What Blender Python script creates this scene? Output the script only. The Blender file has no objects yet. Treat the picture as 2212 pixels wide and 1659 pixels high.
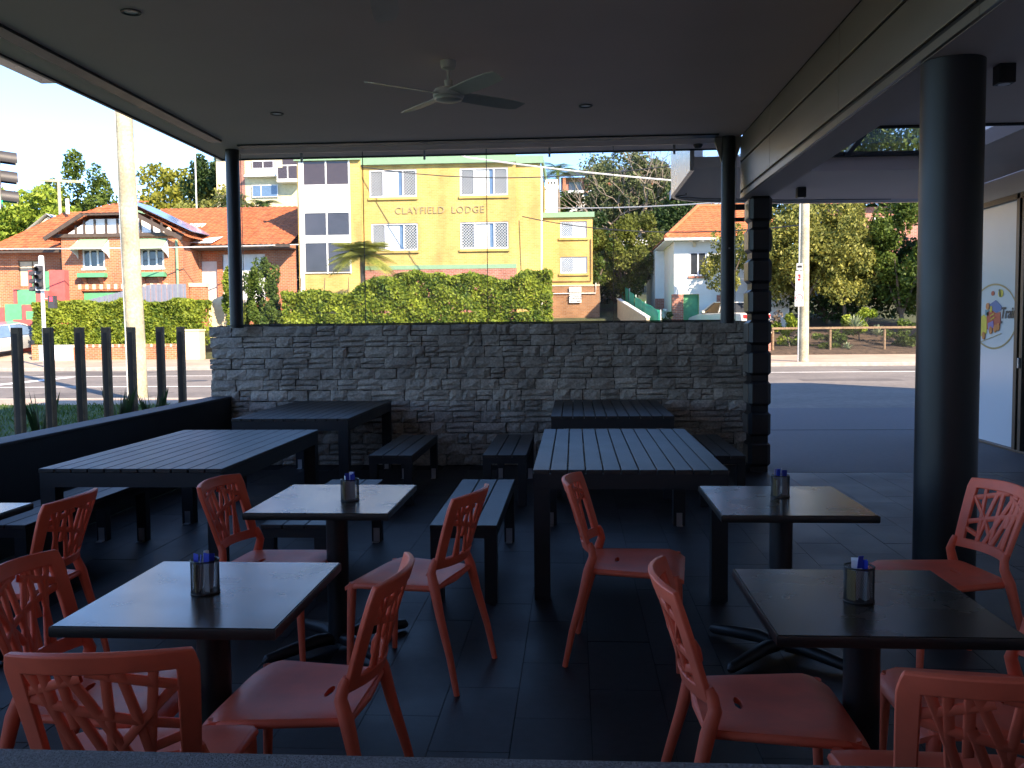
import bpy, bmesh, math, random
import numpy as np
from mathutils import Vector, Matrix
R = math.radians
scene = bpy.context.scene
col = scene.collection

# ---------------------------------------------------------------- camera
yaw, pitch, roll = R(3.84), R(3.54), R(0.55)
fwd = Vector((-math.sin(yaw)*math.cos(pitch), math.cos(yaw)*math.cos(pitch), -math.sin(pitch)))
rgt0 = Vector((math.cos(yaw), math.sin(yaw), 0)); up0 = rgt0.cross(fwd)
rgt = rgt0*math.cos(roll) - up0*math.sin(roll); up = up0*math.cos(roll) + rgt0*math.sin(roll)
cam_d = bpy.data.cameras.new('camera'); cam = bpy.data.objects.new('camera', cam_d); col.objects.link(cam)
m = Matrix((rgt, up, -fwd)).transposed().to_4x4(); m.translation = Vector((0, 0, 1.54)); cam.matrix_world = m
cam_d.sensor_width = 36.0; cam_d.lens = 36.0*1996/2212; cam_d.clip_start = 0.05; cam_d.clip_end = 1500
scene.camera = cam

# ---------------------------------------------------------------- sky, sun, exposure
SUN_EL = R(33); SX, SY = 0.64, -0.768            # towards the sun, on the ground
world = bpy.data.worlds.new('World'); scene.world = world; world.use_nodes = True
nt = world.node_tree; nt.nodes.clear()
sky_n = nt.nodes.new('ShaderNodeTexSky'); sky_n.sky_type = 'NISHITA'; sky_n.sun_disc = False
sky_n.sun_elevation = SUN_EL; sky_n.sun_rotation = math.atan2(SX, SY)
sky_n.air_density = 0.65; sky_n.dust_density = 0.0; sky_n.ozone_density = 4.0
bg = nt.nodes.new('ShaderNodeBackground'); bg.inputs['Strength'].default_value = 0.15
wo = nt.nodes.new('ShaderNodeOutputWorld')
nt.links.new(sky_n.outputs[0], bg.inputs[0]); nt.links.new(bg.outputs[0], wo.inputs[0])
sun_d = bpy.data.lights.new('sun', 'SUN'); sun_d.energy = 4.2; sun_d.angle = R(0.53); sun_d.color = (1.0, 0.81, 0.60)
sun = bpy.data.objects.new('sun', sun_d); col.objects.link(sun)
sd = Vector((-SX*math.cos(SUN_EL), -SY*math.cos(SUN_EL), -math.sin(SUN_EL)))
sun.rotation_euler = sd.to_track_quat('-Z', 'Y').to_euler(); sun.location = (20, -20, 30)
vs = scene.view_settings
vs.view_transform = 'Standard'; vs.look = 'None'; vs.gamma = 1.0; vs.exposure = 1.82; vs.use_curve_mapping = False
scene.cycles.max_bounces = 8; scene.cycles.diffuse_bounces = 5; scene.cycles.glossy_bounces = 3
scene.cycles.transparent_max_bounces = 12; scene.cycles.use_denoising = True
scene.cycles.sample_clamp_indirect = 6.0

# ---------------------------------------------------------------- helpers
def link(o, parent=None):
    col.objects.link(o)
    if parent is not None: o.parent = parent
    return o
def tag(o, label=None, cat=None, group=None, kind=None):
    if label: o['label'] = label
    if cat: o['category'] = cat
    if group: o['group'] = group
    if kind: o['kind'] = kind
    return o
def thing(name, label, cat, loc=(0, 0, 0), rz=0, group=None):
    o = bpy.data.objects.new(name, None); o.empty_display_size = .1; col.objects.link(o)
    o.location = loc; o.rotation_euler = (0, 0, rz)
    return tag(o, label, cat, group)
def copy_tree(o, parent=None):
    c = o.copy(); col.objects.link(c)
    if parent is not None: c.parent = parent
    for ch in list(o.children): copy_tree(ch, c)
    return c

class MB:
    def __init__(s): s.v = []; s.f = []
    def add(s, vs, fs):
        n = len(s.v); s.v += [tuple(p) for p in vs]; s.f += [tuple(i+n for i in f) for f in fs]; return s
    def box(s, x0, x1, y0, y1, z0, z1):
        return s.add([(x0,y0,z0),(x1,y0,z0),(x1,y1,z0),(x0,y1,z0),(x0,y0,z1),(x1,y0,z1),(x1,y1,z1),(x0,y1,z1)],
                     [(0,3,2,1),(4,5,6,7),(0,1,5,4),(1,2,6,5),(2,3,7,6),(3,0,4,7)])
    def quad(s, a, b, c, d): return s.add([a, b, c, d], [(0, 1, 2, 3)])
    def bar(s, a, b, w, h, upv=(0, 0, 1)):                 # box along a->b
        a, b = Vector(a), Vector(b); d = (b-a).normalized(); u = Vector(upv)
        if abs(d.dot(u)) > .98: u = Vector((0, 1, 0))
        sx = d.cross(u).normalized()*w/2; sy = sx.cross(d).normalized()*h/2
        P = [a-sx-sy, a+sx-sy, a+sx+sy, a-sx+sy, b-sx-sy, b+sx-sy, b+sx+sy, b-sx+sy]
        return s.add(P, [(0,3,2,1),(4,5,6,7),(0,1,5,4),(1,2,6,5),(2,3,7,6),(3,0,4,7)])
    def tube(s, pts, rad, n=10, cap=True):
        pts = [Vector(p) for p in pts]; N = len(pts)
        if not hasattr(rad, '__len__'): rad = [rad]*N
        d0 = (pts[1]-pts[0]).normalized(); u = Vector((0, 0, 1)) if abs(d0.z) < .9 else Vector((1, 0, 0))
        rings = []; base = len(s.v)
        for i, p in enumerate(pts):
            d = ((pts[min(i+1, N-1)]-pts[max(i-1, 0)])).normalized()
            sx = d.cross(u).normalized(); u = sx.cross(d).normalized()
            for k in range(n):
                t = 2*math.pi*k/n; s.v.append(tuple(p+(sx*math.cos(t)+u*math.sin(t))*rad[i]))
        for i in range(N-1):
            for k in range(n):
                a = base+i*n+k; b = base+i*n+(k+1) % n; s.f.append((a, b, b+n, a+n))
        if cap:
            s.f.append(tuple(base+k for k in reversed(range(n)))); s.f.append(tuple(base+(N-1)*n+k for k in range(n)))
        return s
    def lathe(s, prof, n=24, c=(0, 0, 0)):                 # prof (r,z)
        base = len(s.v); N = len(prof)
        for r, z in prof:
            for k in range(n):
                t = 2*math.pi*k/n; s.v.append((c[0]+r*math.cos(t), c[1]+r*math.sin(t), c[2]+z))
        for i in range(N-1):
            for k in range(n):
                a = base+i*n+k; b = base+i*n+(k+1) % n; s.f.append((a, b, b+n, a+n))
        s.f.append(tuple(base+k for k in reversed(range(n)))); s.f.append(tuple(base+(N-1)*n+k for k in range(n)))
        return s
    def prism(s, poly, axis, a, b):                        # poly 2D extruded along axis from a to b
        n = len(poly)
        def P(p, t):
            return (t, p[0], p[1]) if axis == 'x' else (p[0], t, p[1]) if axis == 'y' else (p[0], p[1], t)
        vs_ = [P(p, a) for p in poly]+[P(p, b) for p in poly]
        fs = [tuple(range(n)), tuple(n+i for i in reversed(range(n)))]+[(i, (i+1) % n+0, (i+1) % n+n, i+n) for i in range(n)]
        return s.add(vs_, fs)
    def mesh(s, name, mat, smooth=False, angle=40, fix=True):
        me = bpy.data.meshes.new(name); me.from_pydata(s.v, [], s.f); me.validate()
        if mat is not None: me.materials.append(mat)
        if fix:
            bm = bmesh.new(); bm.from_mesh(me); bmesh.ops.recalc_face_normals(bm, faces=bm.faces); bm.to_mesh(me); bm.free()
        if smooth:
            me.polygons.foreach_set('use_smooth', [True]*len(me.polygons)); me.set_sharp_from_angle(angle=R(angle))
        me.update(); return me
    def build(s, name, mat, parent=None, smooth=False, bevel=0, loc=None, seg=2, fix=True, angle=40):
        o = bpy.data.objects.new(name, s.mesh(name, mat, smooth, angle, fix)); link(o, parent)
        if bevel:
            b = o.modifiers.new('bevel', 'BEVEL'); b.width = bevel; b.segments = seg; b.limit_method = 'ANGLE'; b.angle_limit = R(40)
        if loc is not None: o.location = loc
        return o
def Bx(name, mat, parent, *b, bevel=0): return MB().box(*b).build(name, mat, parent, bevel=bevel)
def struct(o): o['kind'] = 'structure'; return o

# ---------------------------------------------------------------- materials
def mat(name, c, rough=.6, metal=0, var=.12, scale=6, bump=0, bscale=60, spec=.5, c2=None, detail=4, fine=0.0, coat=0, rv=.15, rnd=0):
    m = bpy.data.materials.new(name); m.use_nodes = True; t = m.node_tree; b = t.nodes['Principled BSDF']; L = t.links.new
    b.inputs['Roughness'].default_value = rough; b.inputs['Metallic'].default_value = metal
    b.inputs['Specular IOR Level'].default_value = spec; b.inputs['Coat Weight'].default_value = coat
    c = tuple(c)
    g = t.nodes.new('ShaderNodeNewGeometry')
    if var > 0 or c2:
        n = t.nodes.new('ShaderNodeTexNoise'); n.inputs['Scale'].default_value = scale; n.inputs['Detail'].default_value = detail
        L(g.outputs['Position'], n.inputs['Vector'])
        r = t.nodes.new('ShaderNodeValToRGB'); e = r.color_ramp.elements
        e[0].position = .32; e[1].position = .68
        e[0].color = (*[x*(1-var) for x in c], 1); e[1].color = (*(c2 if c2 else [min(1, x*(1+var)) for x in c]), 1)
        L(n.outputs['Fac'], r.inputs['Fac'])
        out = r.outputs['Color']
        if fine:
            n2 = t.nodes.new('ShaderNodeTexNoise'); n2.inputs['Scale'].default_value = scale*12; n2.inputs['Detail'].default_value = 2
            L(g.outputs['Position'], n2.inputs['Vector'])
            mp = t.nodes.new('ShaderNodeMapRange'); mp.inputs[1].default_value = .3; mp.inputs[2].default_value = .7
            mp.inputs[3].default_value = 1-fine; mp.inputs[4].default_value = 1+fine; L(n2.outputs['Fac'], mp.inputs[0])
            mx = t.nodes.new('ShaderNodeMix'); mx.data_type = 'RGBA'; mx.blend_type = 'MULTIPLY'; mx.inputs[0].default_value = 1
            L(out, mx.inputs[6]); L(mp.outputs[0], mx.inputs[7]); out = mx.outputs[2]
        if rnd:
            oi = t.nodes.new('ShaderNodeObjectInfo'); mq = t.nodes.new('ShaderNodeMapRange'); mq.inputs[3].default_value = 1-rnd; mq.inputs[4].default_value = 1+rnd; L(oi.outputs['Random'], mq.inputs[0])
            mz = t.nodes.new('ShaderNodeMix'); mz.data_type = 'RGBA'; mz.blend_type = 'MULTIPLY'; mz.inputs[0].default_value = 1; L(out, mz.inputs[6]); L(mq.outputs[0], mz.inputs[7]); out = mz.outputs[2]
        L(out, b.inputs['Base Color'])
        mr = t.nodes.new('ShaderNodeMapRange'); mr.inputs[3].default_value = max(.02, rough*(1-rv)); mr.inputs[4].default_value = min(1, rough*(1+rv))
        L(n.outputs['Fac'], mr.inputs[0]); L(mr.outputs[0], b.inputs['Roughness'])
    else: b.inputs['Base Color'].default_value = (*c, 1)
    if bump:
        n3 = t.nodes.new('ShaderNodeTexNoise'); n3.inputs['Scale'].default_value = bscale; n3.inputs['Detail'].default_value = 5
        L(g.outputs['Position'], n3.inputs['Vector'])
        bp = t.nodes.new('ShaderNodeBump'); bp.inputs['Strength'].default_value = bump; bp.inputs['Distance'].default_value = .02
        L(n3.outputs['Fac'], bp.inputs['Height']); L(bp.outputs[0], b.inputs['Normal'])
    return m
def brickmat(name, ca, cb, mortar, bw=.235, rh=.085, rough=.85):
    m = bpy.data.materials.new(name); m.use_nodes = True; t = m.node_tree; b = t.nodes['Principled BSDF']; L = t.links.new
    g = t.nodes.new('ShaderNodeNewGeometry'); s = t.nodes.new('ShaderNodeSeparateXYZ'); L(g.outputs['Position'], s.inputs[0])
    a = t.nodes.new('ShaderNodeMath'); L(s.outputs[0], a.inputs[0]); L(s.outputs[1], a.inputs[1])
    c = t.nodes.new('ShaderNodeCombineXYZ'); L(a.outputs[0], c.inputs[0]); L(s.outputs[2], c.inputs[1])
    k = t.nodes.new('ShaderNodeTexBrick'); k.inputs['Scale'].default_value = 1; k.inputs['Brick Width'].default_value = bw; k.inputs['Row Height'].default_value = rh
    k.inputs['Mortar Size'].default_value = .008; k.inputs['Color1'].default_value = (*ca, 1); k.inputs['Color2'].default_value = (*cb, 1); k.inputs['Mortar'].default_value = (*mortar, 1)
    L(c.outputs[0], k.inputs['Vector'])
    n = t.nodes.new('ShaderNodeTexNoise'); n.inputs['Scale'].default_value = 1.1; n.inputs['Detail'].default_value = 7
    mpg = t.nodes.new('ShaderNodeMapping'); mpg.inputs['Scale'].default_value = (1, 1, .3); L(g.outputs['Position'], mpg.inputs[0]); L(mpg.outputs[0], n.inputs['Vector'])
    mp = t.nodes.new('ShaderNodeMapRange'); mp.inputs[1].default_value = .3; mp.inputs[2].default_value = .7; mp.inputs[3].default_value = .72; mp.inputs[4].default_value = 1.18; L(n.outputs[0], mp.inputs[0])
    mx = t.nodes.new('ShaderNodeMix'); mx.data_type = 'RGBA'; mx.blend_type = 'MULTIPLY'; mx.inputs[0].default_value = 1
    L(k.outputs['Color'], mx.inputs[6]); L(mp.outputs[0], mx.inputs[7]); L(mx.outputs[2], b.inputs['Base Color'])
    bp = t.nodes.new('ShaderNodeBump'); bp.inputs['Strength'].default_value = .5; bp.inputs['Distance'].default_value = .01; bp.invert = True
    L(k.outputs['Fac'], bp.inputs['Height']); L(bp.outputs[0], b.inputs['Normal']); b.inputs['Roughness'].default_value = rough
    return m
def leafmat(name, c, c2, trans=.3):
    m = bpy.data.materials.new(name); m.use_nodes = True; t = m.node_tree; L = t.links.new; t.nodes.remove(t.nodes['Principled BSDF'])
    g = t.nodes.new('ShaderNodeNewGeometry'); o = t.nodes['Material Output']
    n = t.nodes.new('ShaderNodeTexNoise'); n.inputs['Scale'].default_value = 1.3; n.inputs['Detail'].default_value = 3; L(g.outputs['Position'], n.inputs['Vector'])
    w = t.nodes.new('ShaderNodeTexNoise'); w.inputs['Scale'].default_value = 9; w.inputs['Detail'].default_value = 1; L(g.outputs['Position'], w.inputs['Vector'])
    ad = t.nodes.new('ShaderNodeMath'); ad.operation = 'ADD'; L(n.outputs[0], ad.inputs[0]); L(w.outputs[0], ad.inputs[1])
    r = t.nodes.new('ShaderNodeValToRGB'); e = r.color_ramp.elements; e[0].position = .38; e[1].position = .62; e[0].color = (*c, 1); e[1].color = (*c2, 1)
    hf = t.nodes.new('ShaderNodeMath'); hf.operation = 'MULTIPLY'; hf.inputs[1].default_value = .5; L(ad.outputs[0], hf.inputs[0]); L(hf.outputs[0], r.inputs[0])
    d = t.nodes.new('ShaderNodeBsdfPrincipled'); d.inputs['Roughness'].default_value = .55; d.inputs['Specular IOR Level'].default_value = .25
    tr = t.nodes.new('ShaderNodeBsdfTranslucent'); mx = t.nodes.new('ShaderNodeMixShader'); mx.inputs[0].default_value = trans
    L(r.outputs[0], d.inputs['Base Color']); L(r.outputs[0], tr.inputs[0]); L(d.outputs[0], mx.inputs[1]); L(tr.outputs[0], mx.inputs[2]); L(mx.outputs[0], o.inputs[0])
    return m
def glassmat(name, tint=(1, 1, 1), refl=1.0, ior=1.5, rough=.0):
    m = bpy.data.materials.new(name); m.use_nodes = True; t = m.node_tree; L = t.links.new; t.nodes.remove(t.nodes['Principled BSDF'])
    o = t.nodes['Material Output']; a = t.nodes.new('ShaderNodeBsdfTransparent'); a.inputs[0].default_value = (*tint, 1)
    b = t.nodes.new('ShaderNodeBsdfGlossy'); b.inputs['Roughness'].default_value = rough
    f = t.nodes.new('ShaderNodeFresnel'); f.inputs[0].default_value = ior; k = t.nodes.new('ShaderNodeMath'); k.operation = 'MULTIPLY'; k.inputs[1].default_value = refl
    x = t.nodes.new('ShaderNodeMixShader'); L(f.outputs[0], k.inputs[0]); L(k.outputs[0], x.inputs[0]); L(a.outputs[0], x.inputs[1]); L(b.outputs[0], x.inputs[2]); L(x.outputs[0], o.inputs[0])
    return m
def emis(name, c, s):
    m = bpy.data.materials.new(name); m.use_nodes = True; b = m.node_tree.nodes['Principled BSDF']
    b.inputs['Base Color'].default_value = (*c, 1); b.inputs['Emission Color'].default_value = (*c, 1); b.inputs['Emission Strength'].default_value = s; return m
M = {}
M['tile'] = mat('floor tile', (.022, .0185, .021), .5, var=.3, scale=2, rv=.3, rnd=.28, bump=.06, bscale=180, fine=.15, spec=.32)
M['grout'] = mat('tile grout', (.009, .009, .010), .9)
M['concrete'] = mat('pale concrete', (.095, .088, .095), .7, var=.12, scale=1.2, bump=.1, bscale=90, fine=.08)
M['ledge'] = mat('rendered ledge', (.18, .18, .20), .85, var=.15, scale=14, bump=.6, bscale=260, fine=.3)
M['ceil'] = mat('painted ceiling', (.88, .68, .65), .75, var=.04, scale=.9, bump=.03, bscale=40)
M['black'] = mat('black metal', (.012, .012, .014), .45, var=.1)
M['steel_dark'] = mat('charcoal painted steel', (.010, .0095, .0115), .42, var=.1, scale=5)
M['beam'] = mat('bronze clad panel', (.26, .225, .185), .36, metal=.3, var=.08, scale=1.5)
M['soffit'] = mat('grey soffit', (.66, .56, .53), .7, var=.04, scale=1)
M['fascia'] = mat('pale aluminium fascia', (.55, .52, .50), .28, metal=.5, var=.04, scale=1)
M['parapet'] = mat('charcoal render', (.013, .0135, .017), .7, var=.15, scale=5, bump=.15, bscale=120)
M['coping'] = mat('coping render', (.055, .053, .062), .6, var=.15, scale=5, bump=.15, bscale=120)
M['stone'] = mat('ledge stone', (.37, .305, .25), .9, var=.2, scale=3.5, c2=(.50, .43, .36), bump=.5, rnd=.18, bscale=38, fine=.25)
M['stoneback'] = mat('wall core mortar', (.03, .028, .026), .95)
M['board'] = mat('composite board', (.030, .025, .024), .45, var=.18, scale=4, bump=.12, bscale=90, fine=.12)
M['frame_dark'] = mat('powder coated frame', (.016, .016, .019), .5, var=.12)
M['chair'] = mat('coral plastic', (.88, .165, .09), .45, spec=.3, var=.09, scale=9, bump=.05, bscale=300)
M['laminate'] = mat('dark laminate top', (.034, .024, .018), .26, var=.25, scale=5, detail=7, spec=1.0, fine=.12, rv=.3)
M['edge'] = mat('table edge banding', (.018, .016, .015), .35)
M['bracket'] = mat('galvanised bracket', (.45, .46, .48), .4, metal=.9)
M['glass'] = glassmat('clear pane', (.95, .965, .965), .5)
M['fan'] = mat('fan off white', (.60, .56, .48), .45, var=.05)
M['white'] = mat('white paint', (.78, .78, .76), .5, var=.05, scale=2)
M['asphalt'] = mat('asphalt', (.175, .155, .138), .9, var=.16, scale=.5, bump=.3, bscale=70, fine=.15)
M['patch'] = mat('asphalt repair', (.12, .105, .095), .9, var=.2, scale=1.5, bump=.3, bscale=80, fine=.2)
M['path'] = mat('footpath concrete', (.40, .31, .235), .88, var=.15, scale=.6, bump=.15, bscale=50, fine=.1)
M['kerb'] = mat('kerb concrete', (.33, .30, .27), .85, var=.15)
M['line'] = mat('road paint', (.74, .73, .70), .7, var=.12, scale=4)
M['grass'] = mat('lawn', (.045, .085, .018), .9, var=.3, scale=2.2, bump=.6, bscale=40, fine=.3)
M['earth'] = mat('hillside', (.045, .055, .022), .95, var=.4, scale=.4, bump=.4, bscale=4, fine=.3)
M['mulch'] = mat('leaf litter', (.075, .05, .033), .95, var=.4, scale=5, bump=.8, bscale=30, fine=.4)
M['timber'] = mat('weathered timber', (.20, .135, .078), .8, var=.3, scale=9, bump=.3, bscale=40, fine=.2)
M['pole'] = mat('pale timber pole', (.40, .36, .245), .8, var=.3, scale=1.6, bump=.5, bscale=14, fine=.22)
M['brick'] = brickmat('orange brick', (.50, .165, .062), (.38, .11, .045), (.42, .33, .25))
M['brick_dark'] = brickmat('brown brick', (.30, .15, .07), (.23, .105, .045), (.28, .2, .14))
M['brick_pink'] = brickmat('red pink brick', (.40, .15, .10), (.30, .10, .07), (.4, .33, .28))
M['brick_yellow'] = brickmat('cream yellow brick', (.56, .385, .115), (.48, .315, .085), (.50, .40, .19))
M['rooftile'] = mat('terracotta tile', (.40, .125, .045), .75, var=.3, scale=2.5, fine=.25)
M['rooftile2'] = mat('bright terracotta tile', (.48, .15, .055), .7, var=.2, scale=3, fine=.2)
M['green_trim'] = mat('pale green trim', (.20, .33, .20), .55, var=.06)
M['green_awn'] = mat('mint awning', (.24, .42, .23), .6, var=.06)
M['green_wall'] = mat('green render', (.10, .34, .17), .7, var=.1)
M['red_wall'] = mat('red render', (.44, .095, .085), .7, var=.1)
M['cream'] = mat('cream render', (.62, .52, .36), .8, var=.1)
M['pale_cream'] = mat('pale cream render', (.60, .52, .33), .8, var=.1)
M['white_wall'] = mat('white render', (.72, .74, .72), .8, var=.05, scale=2)
M['darkwood'] = mat('dark timber', (.07, .05, .038), .7, var=.2)
M['greyfence'] = mat('steel fence sheet', (.22, .23, .28), .5, metal=.2, var=.06)
M['winglass'] = mat('dark window glass', (.035, .04, .05), .06, var=.1, spec=.8)
M['blueglass'] = mat('sky blue glazing', (.10, .16, .26), .08, var=.1, spec=.8)
M['darkglass'] = mat('brown tinted glazing', (.055, .035, .03), .10, var=.15, spec=.7)
M['towerglass'] = mat('grey tinted glazing', (.05, .048, .06), .12, var=.15, scale=1, spec=.5)
M['curtain'] = mat('net curtain', (.68, .70, .70), .8, var=.1, scale=10)
M['alu'] = mat('white aluminium frame', (.70, .70, .74), .4, var=.03)
M['solar'] = mat('solar panel', (.13, .19, .34), .15, var=.05, spec=.8)
M['metalroof'] = mat('pale metal roof', (.52, .53, .50), .5, var=.06)
M['trunk'] = mat('bark', (.11, .085, .062), .9, var=.35, scale=4, bump=.6, bscale=18)
M['trunk_pale'] = mat('pale bark', (.24, .19, .15), .9, var=.3, scale=4, bump=.5, bscale=18)
M['rubber'] = mat('tyre rubber', (.015, .015, .016), .8)
M['silver'] = mat('silver car paint', (.50, .51, .53), .28, metal=.6, var=.02, coat=.6)
M['whitecar'] = mat('white car paint', (.60, .58, .53), .3, var=.02, coat=.6)
M['chrome'] = mat('wheel alloy', (.6, .6, .62), .3, metal=.9, var=.02)
M['redlens'] = mat('red lens', (.50, .02, .02), .25, var=.02)
M['shade_mesh'] = mat('green mesh cloth', (.03, .36, .22), .7, var=.12, scale=1.5, bump=.3, bscale=6)
M['wire'] = mat('cable', (.55, .55, .55), .5)
M['wire_dark'] = mat('dark cable', (.05, .05, .05), .6)
M['signal'] = mat('signal housing', (.045, .045, .05), .55, var=.05)
M['galv'] = mat('galvanised pole', (.62, .62, .60), .45, metal=.3, var=.05)
M['film'] = mat('white window film', (.70, .72, .76), .16, var=.02, scale=1, spec=.6)
M['bronze_frame'] = mat('bronze door frame', (.10, .075, .055), .4, metal=.4, var=.05)
M['ink'] = mat('black print', (.02, .02, .02), .5, var=0)
M['lf_yellow'] = leafmat('leaf yellow green', (.10, .13, .016), (.30, .28, .035))
M['lf_mid'] = leafmat('leaf mid green', (.045, .085, .016), (.13, .18, .03))
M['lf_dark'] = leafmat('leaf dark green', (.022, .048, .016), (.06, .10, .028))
M['lf_olive'] = leafmat('leaf olive', (.06, .085, .02), (.33, .32, .07))  # lighter tone raised to put highlight glints into the leaf colour
M['lf_lime'] = leafmat('leaf lime', (.13, .22, .02), (.32, .38, .05))
M['lf_cypress'] = leafmat('leaf cypress', (.06, .08, .016), (.20, .22, .04))
M['lf_grey'] = leafmat('leaf grey green', (.06, .085, .035), (.20, .22, .10))
M['lf_hedge'] = leafmat('leaf hedge', (.065, .12, .016), (.31, .37, .04))
M['lf_palm'] = leafmat('leaf palm', (.16, .20, .04), (.42, .42, .10))
M['lf_agave'] = leafmat('leaf agave', (.16, .22, .12), (.34, .38, .24), .15)

# ================================================================ GROUND, ROAD, PAVEMENTS
GZ = [(-80, -.05), (34.4, -.05), (34.62, .09), (40, .20), (41.5, .30), (50, 2.0), (60, 3.1), (80, 5.6), (110, 9), (200, 13), (420, 15)]
def gz(y): return float(np.interp(y, [a for a, _ in GZ], [b for _, b in GZ]))
ys = sorted(set([a for a, _ in GZ]+list(range(42, 120, 4))+[150, 300])); xs = list(range(-320, 321, 20))
g = MB()
for y in ys:
    for x in xs: g.v.append((x, y, gz(y)+(0.5*math.sin(x*.07+y*.05)*min(1, max(0, (y-58)/20)))))
W = len(xs)
for j in range(len(ys)-1):
    for i in range(W-1): a = j*W+i; g.f.append((a, a+1, a+1+W, a+W))
struct(g.build('ground', M['earth'], smooth=True))
struct(MB().box(-150, 150, 17.2, 34.4, -.04, 0).build('road', M['asphalt']))
def strip(name, m_, x0, x1, y0, y1, z0, z1, base=.2):
    b = MB(); n = max(1, int((x1-x0)/20)); 
    b.add([(x0,y0,z0-base),(x1,y0,z0-base),(x1,y1,z1-base),(x0,y1,z1-base),(x0,y0,z0),(x1,y0,z0),(x1,y1,z1),(x0,y1,z1)],
          [(0,3,2,1),(4,5,6,7),(0,1,5,4),(1,2,6,5),(2,3,7,6),(3,0,4,7)])
    return struct(b.build(name, m_))
strip('footpath_far', M['path'], -150, 150, 34.56, 40.0, .13, .235)
struct(Bx('kerb_far', M['kerb'], None, -150, 150, 34.4, 34.558, -.1, .135, bevel=.02))
strip('footpath_near', M['path'], -150, -4.6, 17.4, 18.9, .10, .10)
struct(Bx('kerb_near', M['kerb'], None, -150, -4.6, 18.902, 19.06, -.1, .11, bevel=.02))
strip('lawn_verge', M['grass'], -60, -4.6, 10.6, 17.398, .02, .10)
strip('lawn_side', M['grass'], -60, -4.45, -8, 10.598, .02, .02)
strip('lawn_house', M['grass'], 1.5, 8.2, 44, 60, 1.05, 3.2, .3)
strip('garden_bed', M['mulch'], 8.2, 30, 40.0, 47, .25, 1.55, .3)
strip('driveway', M['path'], -31, -24.3, 40.0, 48, .24, 1.75, .3)
strip('side_driveway', M['concrete'], 1.15, 2.4, 40.0, 75, .24, 5.2, .3)
road_lines = [(-60, 60, 30.1, 30.24), (-60, -3, 24.5, 24.64)]
for (x0, x1, y0, y1) in road_lines:
    struct(Bx('lane_line_marking', M['line'], None, x0, x1, y0, y1, .0, .004))
struct(MB().quad((-16.9, 25, .004), (-16.4, 25, .004), (-16.5, 29.6, .004), (-17.0, 29.6, .004)).build('stop_line_marking', M['line']))
for k, (x0_, x1_, y0_, y1_) in enumerate(((-13.2, -9.8, 20.6, 22.3), (6.2, 8.9, 25.4, 26.5), (-19, -15.2, 31.2, 33.2), (9.5, 15, 31.0, 31.9))):
    struct(MB().quad((x0_, y0_, .003), (x1_, y0_+.05, .003), (x1_-.1, y1_, .003), (x0_+.08, y1_-.04, .003)).build('asphalt_patch', M['patch']))
struct(MB().lathe([(.34, .0), (.34, .005), (.30, .006)], 24, (-11.4, 27.2, 0)).build('manhole_cover', M['signal']))
struct(MB().quad((9.6, 27.6, .004), (9.64, 27.6, .004), (10.3, 26.9, .004), (10.26, 26.9, .004)).build('paint_scuff_marking', M['line']))

# ---- verge grass blades
rng = np.random.default_rng(4)
def quads_mesh(name, P, A, B, m_):
    """P centres, A,B half vectors -> rhombus leaves"""
    n = len(P); V = np.empty((n*4, 3)); V[0::4] = P-A; V[1::4] = P+B; V[2::4] = P+A; V[3::4] = P-B
    me = bpy.data.meshes.new(name); me.vertices.add(n*4); me.vertices.foreach_set('co', V.ravel())
    me.loops.add(n*4); me.loops.foreach_set('vertex_index', np.arange(n*4, dtype=np.int32))
    me.polygons.add(n); me.polygons.foreach_set('loop_start', np.arange(0, n*4, 4, dtype=np.int32))
    try: me.polygons.foreach_set('loop_total', np.full(n, 4, dtype=np.int32))
    except Exception: pass
    me.materials.append(m_); me.update(calc_edges=True); me.validate(); return me
def rand_unit(n):
    v = rng.normal(size=(n, 3)); return v/np.linalg.norm(v, axis=1)[:, None]
def leaves(name, P, size, m_, parent=None, aspect=.55, updir=.0):
    P = np.asarray(P); n = len(P); a = rand_unit(n); a[:, 2] -= updir; a /= np.linalg.norm(a, axis=1)[:, None]
    b = np.cross(a, rand_unit(n)); b /= (np.linalg.norm(b, axis=1)[:, None]+1e-9)
    s = size*(.6+.8*rng.random(n))[:, None]
    return link(bpy.data.objects.new(name, quads_mesh(name, P, a*s*.5, b*s*.5*aspect, m_)), parent)
n = 14000
P = np.c_[rng.uniform(-12, -4.7, n), rng.uniform(8.5, 17.3, n), np.zeros(n)]; P[:, 2] = .05+np.clip((P[:, 1]-10.6)/6.8, 0, 1)*.08
A = np.c_[rng.normal(0, .02, n), rng.normal(0, .02, n), np.full(n, .04)]; Bv = np.c_[rng.normal(0, .006, (n, 2)), np.zeros(n)]
gr = link(bpy.data.objects.new('verge_grass', quads_mesh('verge_grass', P, A, Bv, M['lf_mid'])))
tag(gr, 'short green grass growing on the shaded verge outside the low wall', 'grass', kind='stuff')

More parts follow.
